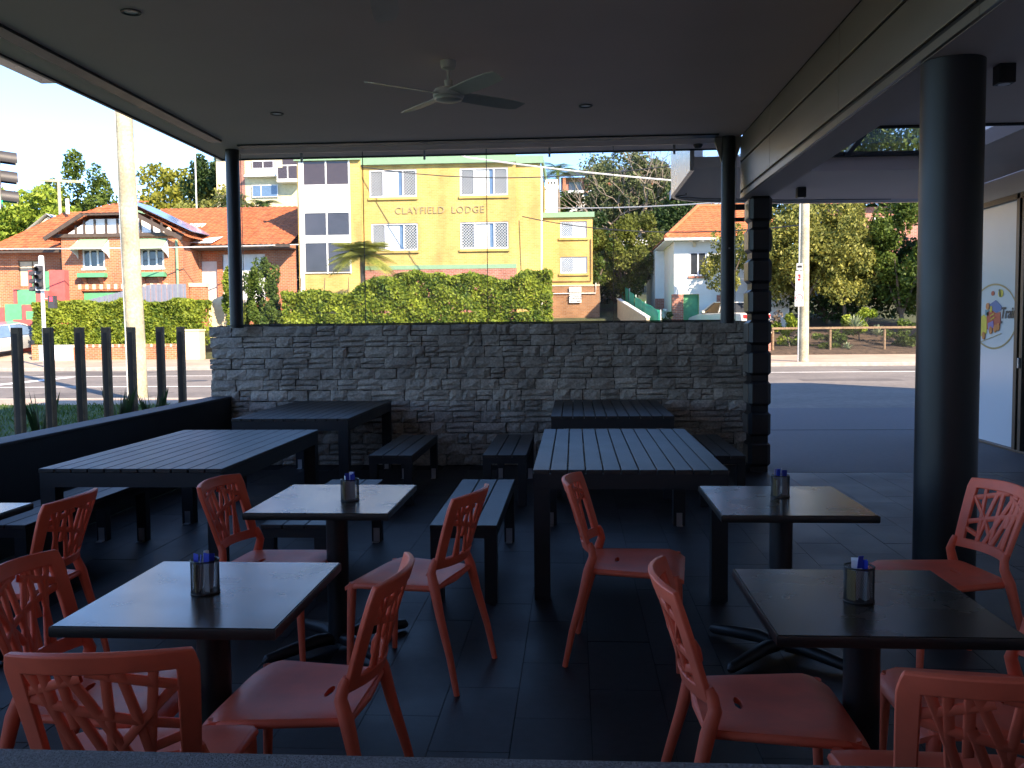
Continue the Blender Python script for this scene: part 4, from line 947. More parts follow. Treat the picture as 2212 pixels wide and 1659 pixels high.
# gable roof: west slope, east slope, small front hip
def slope(nm, *p, m_='rooftile', **k): return roof_plane(*p, **k).build(nm, M[m_], t, smooth=True, fix=False)
slope('tile_field', (-26.85, H0+9, 6.18), (-26.85, H0-.55, 6.18), (-24.0, H0+.9, 8.05), (-24.0, H0+9, 8.05))
slope('tile_field', (-19.2, H0-.55, 6.12), (-19.2, H0+9, 6.12), (-23.0, H0+9, 8.05), (-23.0, H0+.9, 8.05))
slope('tile_field', (-24.75, H0-.56, 7.40), (-22.0, H0-.56, 7.40), (-23.0, H0+.9, 8.05), (-24.0, H0+.9, 8.05))
slope('tile_field', (-24.0, H0+.9, 8.04), (-23.0, H0+.9, 8.04), (-23.3, H0+4, 8.6), (-23.7, H0+4, 8.6))
# left wing roof
slope('tile_field', (-30.8, H0+.6, 5.72), (-26.3, H0+.6, 5.80), (-25.2, H0+5.5, 8.3), (-28.9, H0+5.5, 8.3))
slope('tile_field', (-32.0, H0+9, 5.72), (-30.8, H0+.6, 5.72), (-28.9, H0+5.5, 8.3), (-28.9, H0+9, 8.3))
Bx('gutter', M['darkwood'], t, -30.8, -26.3, H0+.52, H0+.60, 5.62, 5.74)
MB().tube([(-28.3, H0+4.6, 8.1), (-28.3, H0+4.6, 8.95)], .10, 10).build('vent_pipe', M['white'], t, smooth=True)
# right wing
facade('wing_wall', M['brick'], t, -19.749, -14.5, 1.2, 5.95, H0+2.0, [(-20.16+.5, -19.0+.2, 2.9, 5.6), (-18.5, -16.2, 2.9, 5.5)])
Bx('entry_door', M['metalroof'], t, -19.66, -18.8, H0+2.13, H0+2.16, 2.9, 5.15)
gd2 = Bx('roller_door', M['white'], t, -18.5, -16.2, H0+2.11, H0+2.16, 2.9, 5.5)
for k in range(10): Bx('door_rib', M['white'], gd2, -18.46+k*.23, -18.38+k*.23, H0+2.09, H0+2.109, 2.92, 5.48)
slope('tile_field', (-20.3, H0+.9, 5.86), (-14.5, H0+.9, 5.86), (-14.5, H0+8, 8.72), (-24.5, H0+8, 8.72))
slope('tile_field', (-14.5, H0+15, 5.86), (-24.0, H0+15, 5.86), (-24.5, H0+8, 8.72), (-14.5, H0+8, 8.72))
Bx('gutter', M['darkwood'], t, -20.2, -14.5, H0+.80, H0+.90, 5.74, 5.88)
Bx('soffit_board', M['darkwood'], t, -20.2, -14.5, H0+.901, H0+1.99, 5.70, 5.74)
MB().tube([(-20.05, H0-.06, 3.0), (-20.05, H0-.06, 6.1)], .07, 8).build('downpipe', M['green_trim'], t, smooth=True)
Bx('porch_pier', M['brick'], t, -19.7, -18.9, H0+.6, H0+1.0, 1.6, 3.75); Bx('pier_cap', M['cream'], t, -19.75, -18.85, H0+.56, H0+1.04, 3.751, 3.95)
MB().bar((-21.3, H0+4.4, 7.30), (-20.4, H0+4.4, 7.30), .7, .05, (0, -.4, .9)).build('skylight', M['white'], t)
# valley flashing
MB().quad((-20.0, H0+.85, 6.02), (-18.6, H0+.85, 6.0), (-18.4, H0+2.0, 6.44), (-19.1, H0+1.8, 6.36)).build('flashing', M['white'], t)
# solar panels on the east slope
sp = thing('solar_array', 'row of bluish solar panels on the brick house roof slope', 'solar panels')
e0, e1 = Vector((-19.3, 0, 6.40)), Vector((-22.95, 0, 8.15)); dirv = (e1-e0); nrm = Vector((dirv.z, 0, -dirv.x)).normalized()
if nrm.z < 0: nrm = -nrm
for i in range(4):
    for j in range(2):
        a = e0+dirv*(.02+.245*i)+nrm*.15; b_ = e0+dirv*(.02+.245*i+.238)+nrm*.15; y0 = H0+.15+j*1.6
        c = [(a.x, y0, a.z), (b_.x, y0, b_.z), (b_.x, y0+1.55, b_.z), (a.x, y0+1.55, a.z)]; lo = [(p[0]-nrm.x*.04, p[1], p[2]-nrm.z*.04) for p in c]
        MB().add(c+lo, [(0, 1, 2, 3), (4, 7, 6, 5), (0, 4, 5, 1), (1, 5, 6, 2), (2, 6, 7, 3), (3, 7, 4, 0)]).build('panel', M['solar'], sp)

# stepped red and green stair walls beside the house
t = thing('stepped_wall', 'green and red rendered stepped stair wall beside the brick house', 'wall')
for nm, b_, m_ in (('red_pier', (-25.62, -24.84, 43.9, 44.3, .5, 4.53), 'red_wall'), ('green_step', (-26.52, -25.63, 43.95, 44.2, .5, 4.48), 'green_wall'), ('red_post', (-26.70, -26.53, 43.9, 44.25, .5, 4.53), 'red_wall'),
                   ('green_step', (-26.97, -26.05, 43.4, 43.6, .5, 3.58), 'green_wall'), ('red_post', (-27.15, -26.98, 43.35, 43.65, .5, 3.61), 'red_wall'), ('red_pier', (-26.04, -25.4, 43.4, 43.7, .5, 3.5), 'red_wall'),
                   ('green_step', (-27.32, -26.42, 42.9, 43.1, .3, 2.87), 'green_wall'), ('red_pier', (-26.40, -25.15, 42.8, 43.15, .3, 2.82), 'red_wall'), ('red_post', (-27.7, -27.33, 42.85, 43.15, .3, 2.7), 'red_wall'), ('green_step', (-25.9, -25.0, 42.3, 42.5, .3, 2.5), 'green_wall'), ('red_pier', (-26.3, -24.9, 41.9, 42.29, .2, 2.1), 'red_wall')):
    Bx(nm, M[m_], t, *b_)
# front boundary: brick planter, white panel, pier, hedge, steel fence
t = thing('brick_planter', 'low orange brick garden wall below the clipped hedge', 'garden wall')
Bx('wall_body', M['brick'], t, -22.35, -17.2, 40.0, 40.3, .1, .80)
for k in range(52): Bx('coping_brick', M['cream'] if k % 3 == 0 else M['brick'], t, -22.35+k*.099, -22.35+k*.099+.09, 39.97, 40.3, .802, .93)
Bx('end_pier', M['brick'], t, -24.3, -23.95, 40.0, 40.35, .1, .93)
t = thing('white_panel_wall', 'bright white rendered wall panel at the driveway end of the hedge', 'wall'); Bx('panel', M['white'], t, -23.93, -22.38, 39.95, 40.3, .1, .92)
t = thing('cream_pier', 'cream rendered pier at the right end of the clipped hedge', 'pier'); Bx('shaft', M['cream'], t, -17.18, -16.55, 39.95, 40.6, .1, 1.5); Bx('cap', M['cream'], t, -17.22, -16.51, 39.91, 40.64, 1.501, 1.57)
hedge('clipped_hedge', 'long clipped green hedge above the orange brick garden wall', M['lf_hedge'], -24.5, -16.6, 40.4, 41.8, .85, 2.85, 30000, .17)
t = thing('steel_fence', 'grey corrugated steel fence in front of the garage', 'fence')
for k in range(40):
    x_ = -24.0+k*.135; ztop = min(3.75, 2.95+(x_+24.0)*.22)
    Bx('sheet_rib', M['greyfence'], t, x_, x_+.128, 43.5+(k % 2)*.03, 43.52+(k % 2)*.03, 1.0, ztop)
t = thing('paling_wall', 'sloping pale boundary wall beside the conifer shrubs', 'wall')
MB().prism([(-16.9, .9), (-15.6, .9), (-15.6, 3.35), (-16.9, 2.85)], 'y', 42.0, 42.15).build('panel', M['cream'], t)
# silver car on the driveway
def car(name, label, paint, loc, rz, sedan=False):
    t = thing(name, label, 'car', loc, rz, 'parked cars')
    # side profile (x forward), body lofted across width
    low = [(-2.1, .35), (-2.15, .62), (-2.08, .90), (-1.2 if sedan else -1.95, .96), (1.15, .93), (1.95, .78), (2.12, .55), (2.08, .32)]
    b = MB(); secs = [(-.84, .93), (-.80, 1.0), (-.5, 1.015), (.5, 1.015), (.80, 1.0), (.84, .93)]
    n_ = len(low)
    for (y_, s_) in secs:
        for (x_, z_) in low: b.v.append((x_*(.985 if abs(y_) > .8 else 1), y_, .32+(z_-.32)*s_))
    for i in range(len(secs)-1):
        for k in range(n_-1): a = i*n_+k; b.f.append((a, a+1, a+1+n_, a+n_))
        b.f.append((i*n_+n_-1, i*n_, (i+1)*n_, (i+1)*n_+n_-1))
    b.f += [tuple(range(n_)), tuple(reversed(range((len(secs)-1)*n_, len(secs)*n_)))]
    b.build('body', paint, t, smooth=True, bevel=.04, angle=60)
    cabin = [(-1.45, .95), (-1.0, 1.40), (.25, 1.43), (1.05, .95)] if sedan else [(-2.0, .97), (-1.75, 1.40), (-.9, 1.47), (.2, 1.45), (1.15, .95)]
    n_ = len(cabin); b = MB()
    for (y_, ins, zz) in ((-.76, 0, 0), (-.62, .06, 1), (.62, .06, 1), (.76, 0, 0)):
        pass
    def cab(scale_w, grow):
        b = MB()
        for s_ in (-1, 1):
            for (x_, z_) in cabin:
                hgt = (z_-.95)/.5; b.v.append((x_+(0), s_*((.76-.17*hgt)*scale_w+grow), z_+grow))
        b.f = [tuple(range(n_)), tuple(reversed(range(n_, 2*n_)))]+[(k, k+1, n_+k+1, n_+k) for k in range(n_-1)]
        return b
    gl = cab(1.0, 0).build('glasshouse', M['blueglass'] if not sedan else M['winglass'], t)
    rf = MB()
    topi = [k for k, (x_, z_) in enumerate(cabin) if z_ > 1.3]
    pts = [(cabin[k][0], cabin[k][1]) for k in topi]
    rf.v = [(x_, s_*.615, z_+.012) for s_ in (-1, 1) for (x_, z_) in pts]; k_ = len(pts)
    rf.v += [(x_, s_*.60, z_+.045) for s_ in (-1, 1) for (x_, z_) in pts]
    for k in range(k_-1): rf.f += [(2*k_+k, 2*k_+k+1, 3*k_+k+1, 3*k_+k), (k, k_+k, k_+k+1, k+1), (k, k+1, 2*k_+k+1, 2*k_+k), (k_+k, 3*k_+k, 3*k_+k+1, k_+k+1)]
    rf.f += [(0, 2*k_, 3*k_, k_), (k_-1, 2*k_-1, 4*k_-1, 3*k_-1)]
    rf.build('roof', paint, t, smooth=True, angle=60)
    pil = MB()
    for s_ in (-1, 1):
        for (a, c) in ((cabin[0], cabin[1]), (cabin[-1], cabin[-2]), ((-.35, .95), (-.35, 1.43))):
            pa = (a[0], s_*.775, a[1]); pc_ = (c[0], s_*.60, c[1]+.01); pil.bar(pa, pc_, .07, .05, (1, 0, 0))
    pil.build('pillars', paint, t)
    for sx in (-1.3, 1.3):
        for s_ in (-1, 1):
            wh = bpy.data.objects.new('wheel', None); link(wh, t); wh.location = (sx, s_*.78, .31)
            MB().tube([(0, -.10, 0), (0, .10, 0)], .31, 22).build('tyre', M['rubber'], wh, smooth=True, bevel=.02)
            MB().tube([(0, s_*.101, 0), (0, s_*.108, 0)], .20, 18).build('rim', M['chrome'], wh)
    for s_ in (-1, 1):
        MB().box(-2.17, -2.10, s_*.62-.14, s_*.62+.14, .66, .84).build('tail_light', M['redlens'], t, bevel=.02)
        MB().box(1.98, 2.10, s_*.60-.16, s_*.60+.16, .58, .72).build('headlight', M['alu'], t, bevel=.02)
        MB().box(.62, .78, s_*.92-.08, s_*.92+.08, .96, 1.08).build('mirror', paint, t, bevel=.02)
    Bx('number_plate', M['white'], t, -2.185, -2.165, -.24, .24, .50, .60); Bx('bumper', M['redlens'] if sedan else paint, t, -2.2, -2.12, -.78, .78, .33, .48, bevel=.02)
    return t
car('parked_car', 'silver car parked on the driveway at the left picture edge', M['silver'], (-26.05, 41.7, .50), R(50)).rotation_euler = (.10, -.14, R(50))
car('parked_car', 'white sedan parked beside the white house behind the slim post', M['whitecar'], (7.3, 44.6, 1.15), R(118), True)
# shrubs at far left
tree('garden_shrub', 'yellow green shrub beside the parked silver car', M['lf_yellow'], -28.2, 43.6, 1.4, 2.6, .9, .9, 2500, 10, .16, 'garden shrubs', .05, cat='shrub')
tree('street_tree', 'leafy branch tree at the left picture edge by the porch', M['lf_olive'], -29.6, 42.5, 3.6, 6.0, 1.1, .6, 1800, 12, .18, 'garden shrubs', .08, cat='tree')
tree('conifer_shrub', 'tall feathery conifer shrub right of the slim post', M['lf_mid'], -14.3, 41.6, .6, 5.15, .95, .4, 9000, 30, .13, 'garden shrubs', .08, spread=.22, cat='shrub')
tree('conifer_shrub', 'smaller feathery conifer shrub behind the slim post', M['lf_hedge'], -15.35, 41.3, .6, 4.6, .62, .4, 5000, 22, .13, 'garden shrubs', .06, spread=.25, cat='shrub')
tree('conifer_shrub', 'low rounded shrub at the foot of the conifers', M['lf_mid'], -13.6, 40.7, .3, 3.0, .9, .3, 5000, 22, .13, 'garden shrubs', .06, spread=.25, cat='shrub')
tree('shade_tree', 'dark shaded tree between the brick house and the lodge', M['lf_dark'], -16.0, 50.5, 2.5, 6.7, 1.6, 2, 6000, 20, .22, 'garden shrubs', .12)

# ---------------------------------------------------------------- lodge
L0 = 48.0
t = thing('lodge_building', 'yellow brick lodge with green fascia and raised wall lettering', 'building')
LW = [(-10.56, -8.07, 8.32, 9.74), (-10.5, -8.05, 5.57, 6.97), (-5.82, -3.33, 8.32, 9.74), (-5.83, -3.33, 5.59, 6.97)]
facade('front_wall', M['brick_yellow'], t, -10.95, -2.92, 1.2, 9.96, L0, LW)
facade('front_wall_return', M['brick_yellow'], t, -2.92, -1.68, 1.2, 9.90, L0+.12, [])
Bx('corner_step', M['brick_yellow'], t, -2.95, -2.92, L0+.001, L0+.12, 1.2, 9.96)
Bx('side_wall', M['brick_yellow'], t, -1.70, -1.68, L0+.121, L0+9, 1.2, 9.9)
Bx('flat_roof', M['metalroof'], t, -10.95, -1.7, L0+.2, L0+9, 9.9, 10.0)
Bx('fascia', M['green_trim'], t, -11.0, -2.9, L0-.25, L0-.05, 9.965, 10.40); Bx('fascia', M['green_trim'], t, -2.899, -1.5, L0-.1, L0+.08, 9.91, 10.28)
Bx('fascia', M['green_trim'], t, -1.62, -1.5, L0+.081, L0+9, 9.91, 10.28); Bx('soffit_board', M['white'], t, -11.0, -2.9, L0-.049, L0-.001, 9.965, 10.0)
Bx('base_band', M['green_trim'], t, -10.9, -2.92, L0-.04, L0-.001, 4.57, 4.79); Bx('plinth', M['brick_pink'], t, -10.9, -2.92, L0-.03, L0-.002, 1.2, 4.56)
for k, (x0, x1, z0, z1) in enumerate(LW):
    w = MB().box(x0+.75, x1-.75, L0+.125, L0+.135, z0+.05, z1-.05).build('window', M['blueglass'], t)
    cr = MB()
    for q in range(34):                                     # pleated net curtain
        a = x0+.78+(x1-x0-1.75)*q/34; cr.box(a, a+.017, L0+.109+(q % 2)*.006, L0+.118+(q % 2)*.006, z0+.08, z1-.06)
    cr.build('curtain', M['curtain'], w)
    f = MB()
    for (a, c) in ((x0, x0+.07), (x1-.07, x1), (x0+.70, x0+.77), (x1-.77, x1-.70)): f.box(a, c, L0+.04, L0+.10, z0, z1)
    for (a, c) in ((z0, z0+.07), (z1-.07, z1)): f.box(x0+.001, x1-.001, L0+.039, L0+.101, a, c)
    f.build('frame', M['alu'], w)
    for (a, c) in ((x0+.07, x0+.70), (x1-.70, x1-.07)):
        Bx('side_glass', M['winglass'], w, a, c, L0+.125, L0+.135, z0+.07, z1-.07)
        d = MB(); p = .15; W_, Hh = c-a, z1-z0-.14; s0 = -Hh
        while s0 < W_:
            for sg in (1, -1):
                u0, u1 = max(0, s0), min(W_, s0+Hh)
                if u1-u0 > .02:
                    v0, v1 = u0-s0, u1-s0
                    if sg < 0: v0, v1 = Hh-v0, Hh-v1
                    d.bar((a+u0, L0+.105, z0+.07+v0), (a+u1, L0+.105, z0+.07+v1), .012, .030, (0, 1, 0))
            s0 += p
        d.build('security_mesh', M['white'], w)
    Bx('sill', M['brick_yellow'], w, x0-.05, x1+.05, L0-.10, L0-.001, z0-.14, z0-.01)
# stair tower
tw_ = Bx('stair_tower', M['brick_yellow'], t, -14.28, -10.951, L0-.3, L0+9, 1.2, 10.2)
Bx('tower_fascia', M['green_trim'], t, -14.4, -10.94, L0-.5, L0-.28, 10.201, 10.46); Bx('tower_roof', M['metalroof'], t, -14.3, -10.96, L0-.279, L0+9, 10.201, 10.3)
for k, (z0, z1, m_) in enumerate(((8.99, 10.17, 'darkglass'), (7.6, 8.93, 'white'), (6.36, 7.52, 'towerglass'), (6.04, 6.33, 'white'), (4.5, 5.98, 'towerglass'))):
    for (a, c) in ((-13.92, -12.79), (-12.71, -11.58)): Bx('stair_window' if 'glass' in m_ else 'spandrel_panel', M[m_], t, a, c, L0-.34, L0-.302, z0, z1)
fr = MB()
for x_ in (-13.99, -12.785, -11.575): fr.box(x_, x_+.07, L0-.38, L0-.302, 4.4, 10.19)
for z_ in (4.42, 5.985, 6.335, 7.53, 8.935): fr.box(-13.919, -12.786, L0-.375, L0-.302, z_, z_+.05).box(-12.714, -11.576, L0-.375, L0-.302, z_, z_+.05)
fr.build('window_grid', M['white'], t)
Bx('handrail_wall', M['white'], t, -14.2, -13.99, L0-.36, L0-.301, 2.5, 10.19)
def serif_text(): return text('CLAYFIELD  LODGE', .50, mat('weathered raised lettering', (.30, .24, .13), .7, var=.15), (-6.90, L0-.03, 7.60), (R(90), 0, 0), t, name='wall_lettering', ext=.014, sp=1.08)
lt = serif_text()
MB().tube([(-11.0, L0-.06, 9.2), (-11.0, L0-.06, 9.95)], .05, 8).build('downpipe', M['green_trim'], t, smooth=True)
MB().tube([(-1.66, L0+.4, 2.2), (-1.62, L0+.4, 9.8)], .05, 8).build('downpipe', M['white'], t, smooth=True)
# annex
A0 = 50.0
t = thing('lodge_annex', 'narrow lower annex of brown and yellow brick with two signs', 'building')
aw_ = [(-.69, .74, 6.28, 7.15), (-.69, .75, 4.38, 5.26)]
facade('upper_wall', M['brick_yellow'], t, -1.679, 1.04, 3.76, 7.35, A0, aw_); Bx('side_wall', M['brick_yellow'], t, 1.02, 1.04, A0+.001, A0+8, 3.76, 7.35)
facade('lower_wall', M['brick_dark'], t, -1.679, 1.40, 1.6, 3.70, A0-.05, []); Bx('side_wall', M['brick_dark'], t, 1.38, 1.40, A0-.049, A0+8, 1.6, 3.7)
Bx('ledge', M['cream'], t, -1.679, 1.42, A0-.08, A0+8, 3.701, 3.759); Bx('fascia', M['green_trim'], t, -1.679, 1.14, A0-.15, A0+8, 7.351, 7.62)
for (x0, x1, z0, z1) in aw_:
    w = window(t, x0, x1, z0, z1, A0, 'blueglass', 'alu', mull=((x0+x1)/2,), fw=.07, depth=.1, sill='brick_yellow'); cr = MB()
    for q in range(18): a = (x0+x1)/2+.06+.58*q/18; cr.box(a, a+.018, A0+.088+(q % 2)*.004, A0+.095+(q % 2)*.004, z0+.08, z1-.08)
    cr.build('curtain', M['curtain'], w)
    d = MB(); s0 = -1.0; a, c, W_, Hh = x0+.07, (x0+x1)/2-.04, (x1-x0)/2-.11, z1-z0-.14
    while s0 < W_:
        for sg in (1, -1):
            u0, u1 = max(0, s0), min(W_, s0+Hh)
            if u1-u0 > .02:
                v0, v1 = u0-s0, u1-s0
                if sg < 0: v0, v1 = Hh-v0, Hh-v1
                d.bar((a+u0, A0+.06, z0+.07+v0), (a+u1, A0+.06, z0+.07+v1), .01, .02, (0, 1, 0))
        s0 += .10
    d.build('security_mesh', M['white'], w)
MB().tube([(-1.6, A0-.12, 3.30), (1.2, A0-.12, 3.30), (1.2, A0-.12, 3.85)], .025, 6).build('pipe', M['white'], t)
MB().tube([(-1.6, A0-.06, 3.95), (.95, A0-.06, 3.95), (.95, A0-.06, 6.2)], .025, 6).build('pipe', M['brick_dark'], t)
s = thing('wall_sign', 'white no parking sign on the brown annex wall', 'sign', (0, 0, 0), 0, 'annex wall signs')
Bx('plate', M['white'], s, -.22, .42, A0-.17, A0-.155, 2.80, 3.24)
for k, ln in enumerate(('NO PARKING', 'IN DRIVEWAY', 'ANYTIME')): text(ln, .125, M['ink'], (.10, A0-.174, 3.15-.135*k), (R(90), 0, 0), s, ext=.001, bold=.003)
s = thing('wall_sign', 'faded white parking spaces sign above the no parking sign', 'sign', (0, 0, 0), 0, 'annex wall signs')
Bx('plate', M['white'], s, -.22, .42, A0-.17, A0-.155, 3.36, 3.64); text('PARKING SPACES', .075, M['signal'], (.10, A0-.174, 3.44), (R(90), 0, 0), s, ext=.001)
t = thing('chimney_stack', 'white rendered chimney stack behind the lodge roof', 'chimney', (-1.19, 53, 0)); MB().box(-.33, .33, -.3, .3, 5, 9.3).build('shaft', M['white'], t)
MB().box(-.38, .38, -.35, .35, 9.301, 9.45).box(-.34, .34, -.3, .3, 9.451, 9.8).build('crown', M['white'], t)
for k in range(3): MB().box(-.22+k*.17, -.12+k*.17, -.31, -.301, 9.55, 9.68).build('flue_opening', M['brick_dark'] if k == 0 else M['signal'], t)

# lodge planting
hedge('lilly_hedge', 'tall lush green hedge in front of the yellow lodge', M['lf_hedge'], -13.0, -.95, 40.6, 42.4, .3, 4.05, 75000, .17, bulge=.35,
      top_gap=lambda x: 3.55+.30*np.sin(x*.8+1)+.35*np.sin(x*.31+2.2)+.16*np.sin(x*2.6))
def palm(name, label, x, y, z0, z1, nf, L_, m_, group='palms', w=.30, droop=1.0):
    t = thing(name, label, 'palm', (x, y, 0), 0, group)
    MB().tube([(0, 0, z0), (.05, 0, (z0+z1)/2), (0, 0, z1)], [.16, .13, .11], 10).build('trunk', M['trunk_pale'], t, smooth=True)
    for k in range(nf):
        a = 2*math.pi*k/nf+rng.uniform(-.2, .2); el = rng.uniform(0, 1.4); b = MB(); n_ = 16; pts = []
        for q in range(n_+1):
            s_ = q/n_; h = L_*s_*math.cos(el*(1-.5*s_)); zz = L_*s_*math.sin(el)-droop*L_*.75*s_*s_; pts.append(Vector((h*math.cos(a), h*math.sin(a), z1+zz)))
        b.tube(pts, [.02*(1-.8*q/n_) for q in range(n_+1)], 4, cap=False)
        for q in range(2, n_+1):
            d = (pts[q]-pts[q-1]).normalized(); side = d.cross(Vector((0, 0, 1))).normalized()
            ll = w*L_*math.sin(math.pi*min(1, .12+q/n_*.88))*1.1+.08
            for s_ in (-1, 1):
                for hh in (0, .5):
                    p = pts[q].lerp(pts[q-1], hh); tip = p+side*s_*ll+d*ll*.55+Vector((0, 0, -.25*ll)); b.add([p-d*.02, p+d*.03, tip], [(0, 1, 2)])
        b.build('frond', m_, t, fix=False)
    return t
palm('garden_palm', 'yellow green palm in front of the lodge stair windows', -10.1, 44.0, .8, 4.95, 40, 1.75, M['lf_palm'], w=.40, droop=.8)
palm('garden_palm', 'small palm clump under the larger lodge palm', -8.6, 43.6, .8, 3.7, 24, 1.3, M['lf_palm'], w=.42, droop=.8)
palm('background_palm', 'drooping palm behind the lodge roof corner', -1.1, 70, 6, 13.1, 18, 2.2, M['lf_mid'])
palm('background_palm', 'grey green palm below the apartment balconies', -24.5, 66, 3, 10.6, 16, 1.9, M['lf_grey'])
palm('background_palm', 'second palm below the apartment windows', -22.6, 67, 3, 10.4, 14, 1.7, M['lf_mid'])

# ---------------------------------------------------------------- apartments behind, left
t = thing('apartment_block', 'cream apartment block with red brick side and white balconies', 'building')
Bx('wall', M['cream'], t, -29.2, -20.5, 75, 86, 4, 15.7); Bx('brick_strip', M['brick_pink'], t, -28.3, -26.78, 74.9, 74.999, 4, 15.69); Bx('bright_wall', M['pale_cream'], t, -26.77, -22.0, 74.9, 74.999, 11.5, 15.69)
Bx('roof_slab', M['white'], t, -29.3, -20.4, 74.5, 86, 15.701, 15.9)
window(t, -26.16, -24.0, 12.3, 13.3, 74.7, 'blueglass', 'alu', mull=(-25.4,)); window(t, -26.1, -24.3, 14.6, 15.25, 74.7, 'darkglass', 'alu', mull=(-25.2,))
Bx('window', M['darkglass'], t, -23.6, -22.1, 74.86, 74.899, 14.5, 15.6)
bl = Bx('balcony', M['white'], t, -23.75, -22.0, 73.8, 74.899, 13.35, 13.6); Bx('balcony_panel', M['darkglass'], bl, -23.7, -22.05, 73.84, 73.86, 13.62, 14.5)
for x_ in (-23.75, -22.9, -22.06): Bx('balcony_post', M['white'], bl, x_, x_+.07, 73.8, 73.87, 13.601, 14.62)
Bx('balcony_rail', M['white'], bl, -23.75, -21.99, 73.79, 73.88, 14.621, 14.70)
Bx('balcony_rail', M['white'], t, -26.4, -24.0, 74.3, 74.38, 14.4, 14.46); Bx('balcony_slab', M['white'], t, -26.6, -23.9, 74.2, 74.899, 13.9, 14.05)
# neighbouring roofs far left
t = thing('neighbour_house', 'pale metal roofed house with pinkish gable behind the brick house', 'house')
MB().prism([(-38.7, 7.5), (-33.6, 7.5), (-36.2, 9.45)], 'y', 62.2, 70).build('gable_wall', M['cream'], t)
MB().add([(-39.0, 61.9, 7.55), (-36.2, 61.9, 9.65), (-36.2, 70, 9.65), (-39.0, 70, 7.55), (-33.3, 61.9, 7.55), (-33.3, 70, 7.55)], [(0, 1, 2, 3), (1, 4, 5, 2)]).build('roof', M['metalroof'], t)
Bx('wall', M['white_wall'], t, -45, -33.7, 62.3, 70, 3, 7.499); MB().add([(-46, 58.5, 6.6), (-34, 58.5, 6.6), (-34, 62.19, 7.6), (-46, 62.19, 7.6)], [(0, 1, 2, 3)]).build('skillion_roof', M['metalroof'], t)
Bx('lower_wall', M['cream'], t, -46, -34.2, 59, 62.2, 3, 6.55)
t = thing('far_house', 'long cream house with green roof edge behind the tiled roof', 'house'); Bx('wall', M['cream'], t, -30.4, -24.6, 63, 70, 4, 9.6); Bx('roof_edge', M['green_trim'], t, -30.6, -24.4, 62.8, 70.2, 9.601, 9.85); Bx('window', M['darkglass'], t, -27.3, -26.0, 62.95, 62.999, 8.7, 9.3)
t = thing('cross_arm_pole', 'pale cross arm power pole behind the left roofs', 'pole', (-34.0, 60, 0)); MB().tube([(0, 0, 3), (-.1, 0, 11.5)], .11, 8).build('shaft', M['pole'], t, smooth=True); MB().bar((-1.45, 0, 11.58), (1.45, 0, 11.42), .12, .16).build('cross_arm', M['pole'], t)
t = thing('thin_mast', 'thin metal mast in front of the yellow tree', 'mast', (-26.4, 64, 0)); MB().tube([(0, 0, 4), (0, 0, 14.6)], .05, 6).build('shaft', M['galv'], t)
gT_ = 'trees behind the houses'
tree('garden_tree', 'bright yellow green tree at the far left behind the roofs', M['lf_lime'], -45.9, 75, 7.5, 13.6, 4.6, 4, 9000, 30, .42, gT_, .2)
tree('garden_tree', 'low yellow green tree filling the gap left of the cross arm pole', M['lf_lime'], -40.5, 73, 7.0, 11.8, 2.6, 4, 5000, 20, .40, gT_, .2)
tree('garden_tree', 'round dark green tree behind the cross arm pole', M['lf_mid'], -45.0+.3, 82, 8.5, 16.8, 3.0, 4, 8000, 30, .36, gT_, .22)
tree('garden_tree', 'golden green spreading tree right of the tall timber pole', M['lf_yellow'], -37.0, 88, 9.0, 16.9, 6.0, 5, 11000, 40, .45, gT_, .3)
tree('garden_tree', 'dry olive tree between the golden tree and the dark one', M['lf_olive'], -31.0, 80, 9.0, 14.6, 2.6, 5, 5000, 24, .34, gT_, .2)
tree('garden_tree', 'dark green tree left of the apartment block', M['lf_dark'], -31.2, 79, 8.5, 16.6, 2.4, 5, 7000, 26, .36, gT_, .2)
tree('garden_tree', 'yellowish bush rising above the tiled ridge by the slim post', M['lf_olive'], -25.6, 66.5, 6.5, 12.0, 2.8, 4, 7000, 26, .30, gT_, .2)

# ---------------------------------------------------------------- right of the lodge: hillside
tree('cypress_tree', 'olive green cypress tree right of the annex', M['lf_cypress'], 2.95, 53, 3.4, 8.2, 2.3, 2.2, 16000, 46, .17, 'hillside trees', .17, spread=.24)
tree('cypress_tree', 'dark green cypress branch side over the annex window', M['lf_mid'], 1.35, 51.6, 3.9, 6.6, 1.0, 2.2, 5000, 18, .15, 'hillside trees', .10, spread=.28)
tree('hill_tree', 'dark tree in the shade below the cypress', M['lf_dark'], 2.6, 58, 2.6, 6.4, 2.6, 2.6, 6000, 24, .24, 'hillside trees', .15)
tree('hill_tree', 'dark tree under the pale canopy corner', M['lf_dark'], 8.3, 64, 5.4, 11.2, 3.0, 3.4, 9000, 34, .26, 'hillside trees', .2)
tree('hill_tree', 'mixed green tree behind the lodge chimney', M['lf_mid'], .4, 80, 8.5, 13.2, 2.8, 5.5, 7000, 28, .30, 'hillside trees', .2)
tree('hill_tree', 'lime green bush left of the tiled white house', M['lf_lime'], 5.2, 57, 4.6, 6.9, 1.2, 3, 3000, 14, .18, 'hillside trees', .08, cat='bush')
tree('hill_tree', 'grey green tall tree in front of the hilltop flats', M['lf_grey'], 3.4, 78, 9.5, 16.2, 2.8, 5.5, 8000, 34, .28, 'hillside trees', .25)
tree('hill_tree', 'dark hillside tree behind the lodge annex roof', M['lf_dark'], .8, 68, 5.5, 9.6, 2.2, 4, 6000, 24, .26, 'hillside trees', .2)
t = thing('bare_tree', 'large bare branched tree below the hilltop flats', 'tree', (0, 0, 0), 0, 'hillside trees')
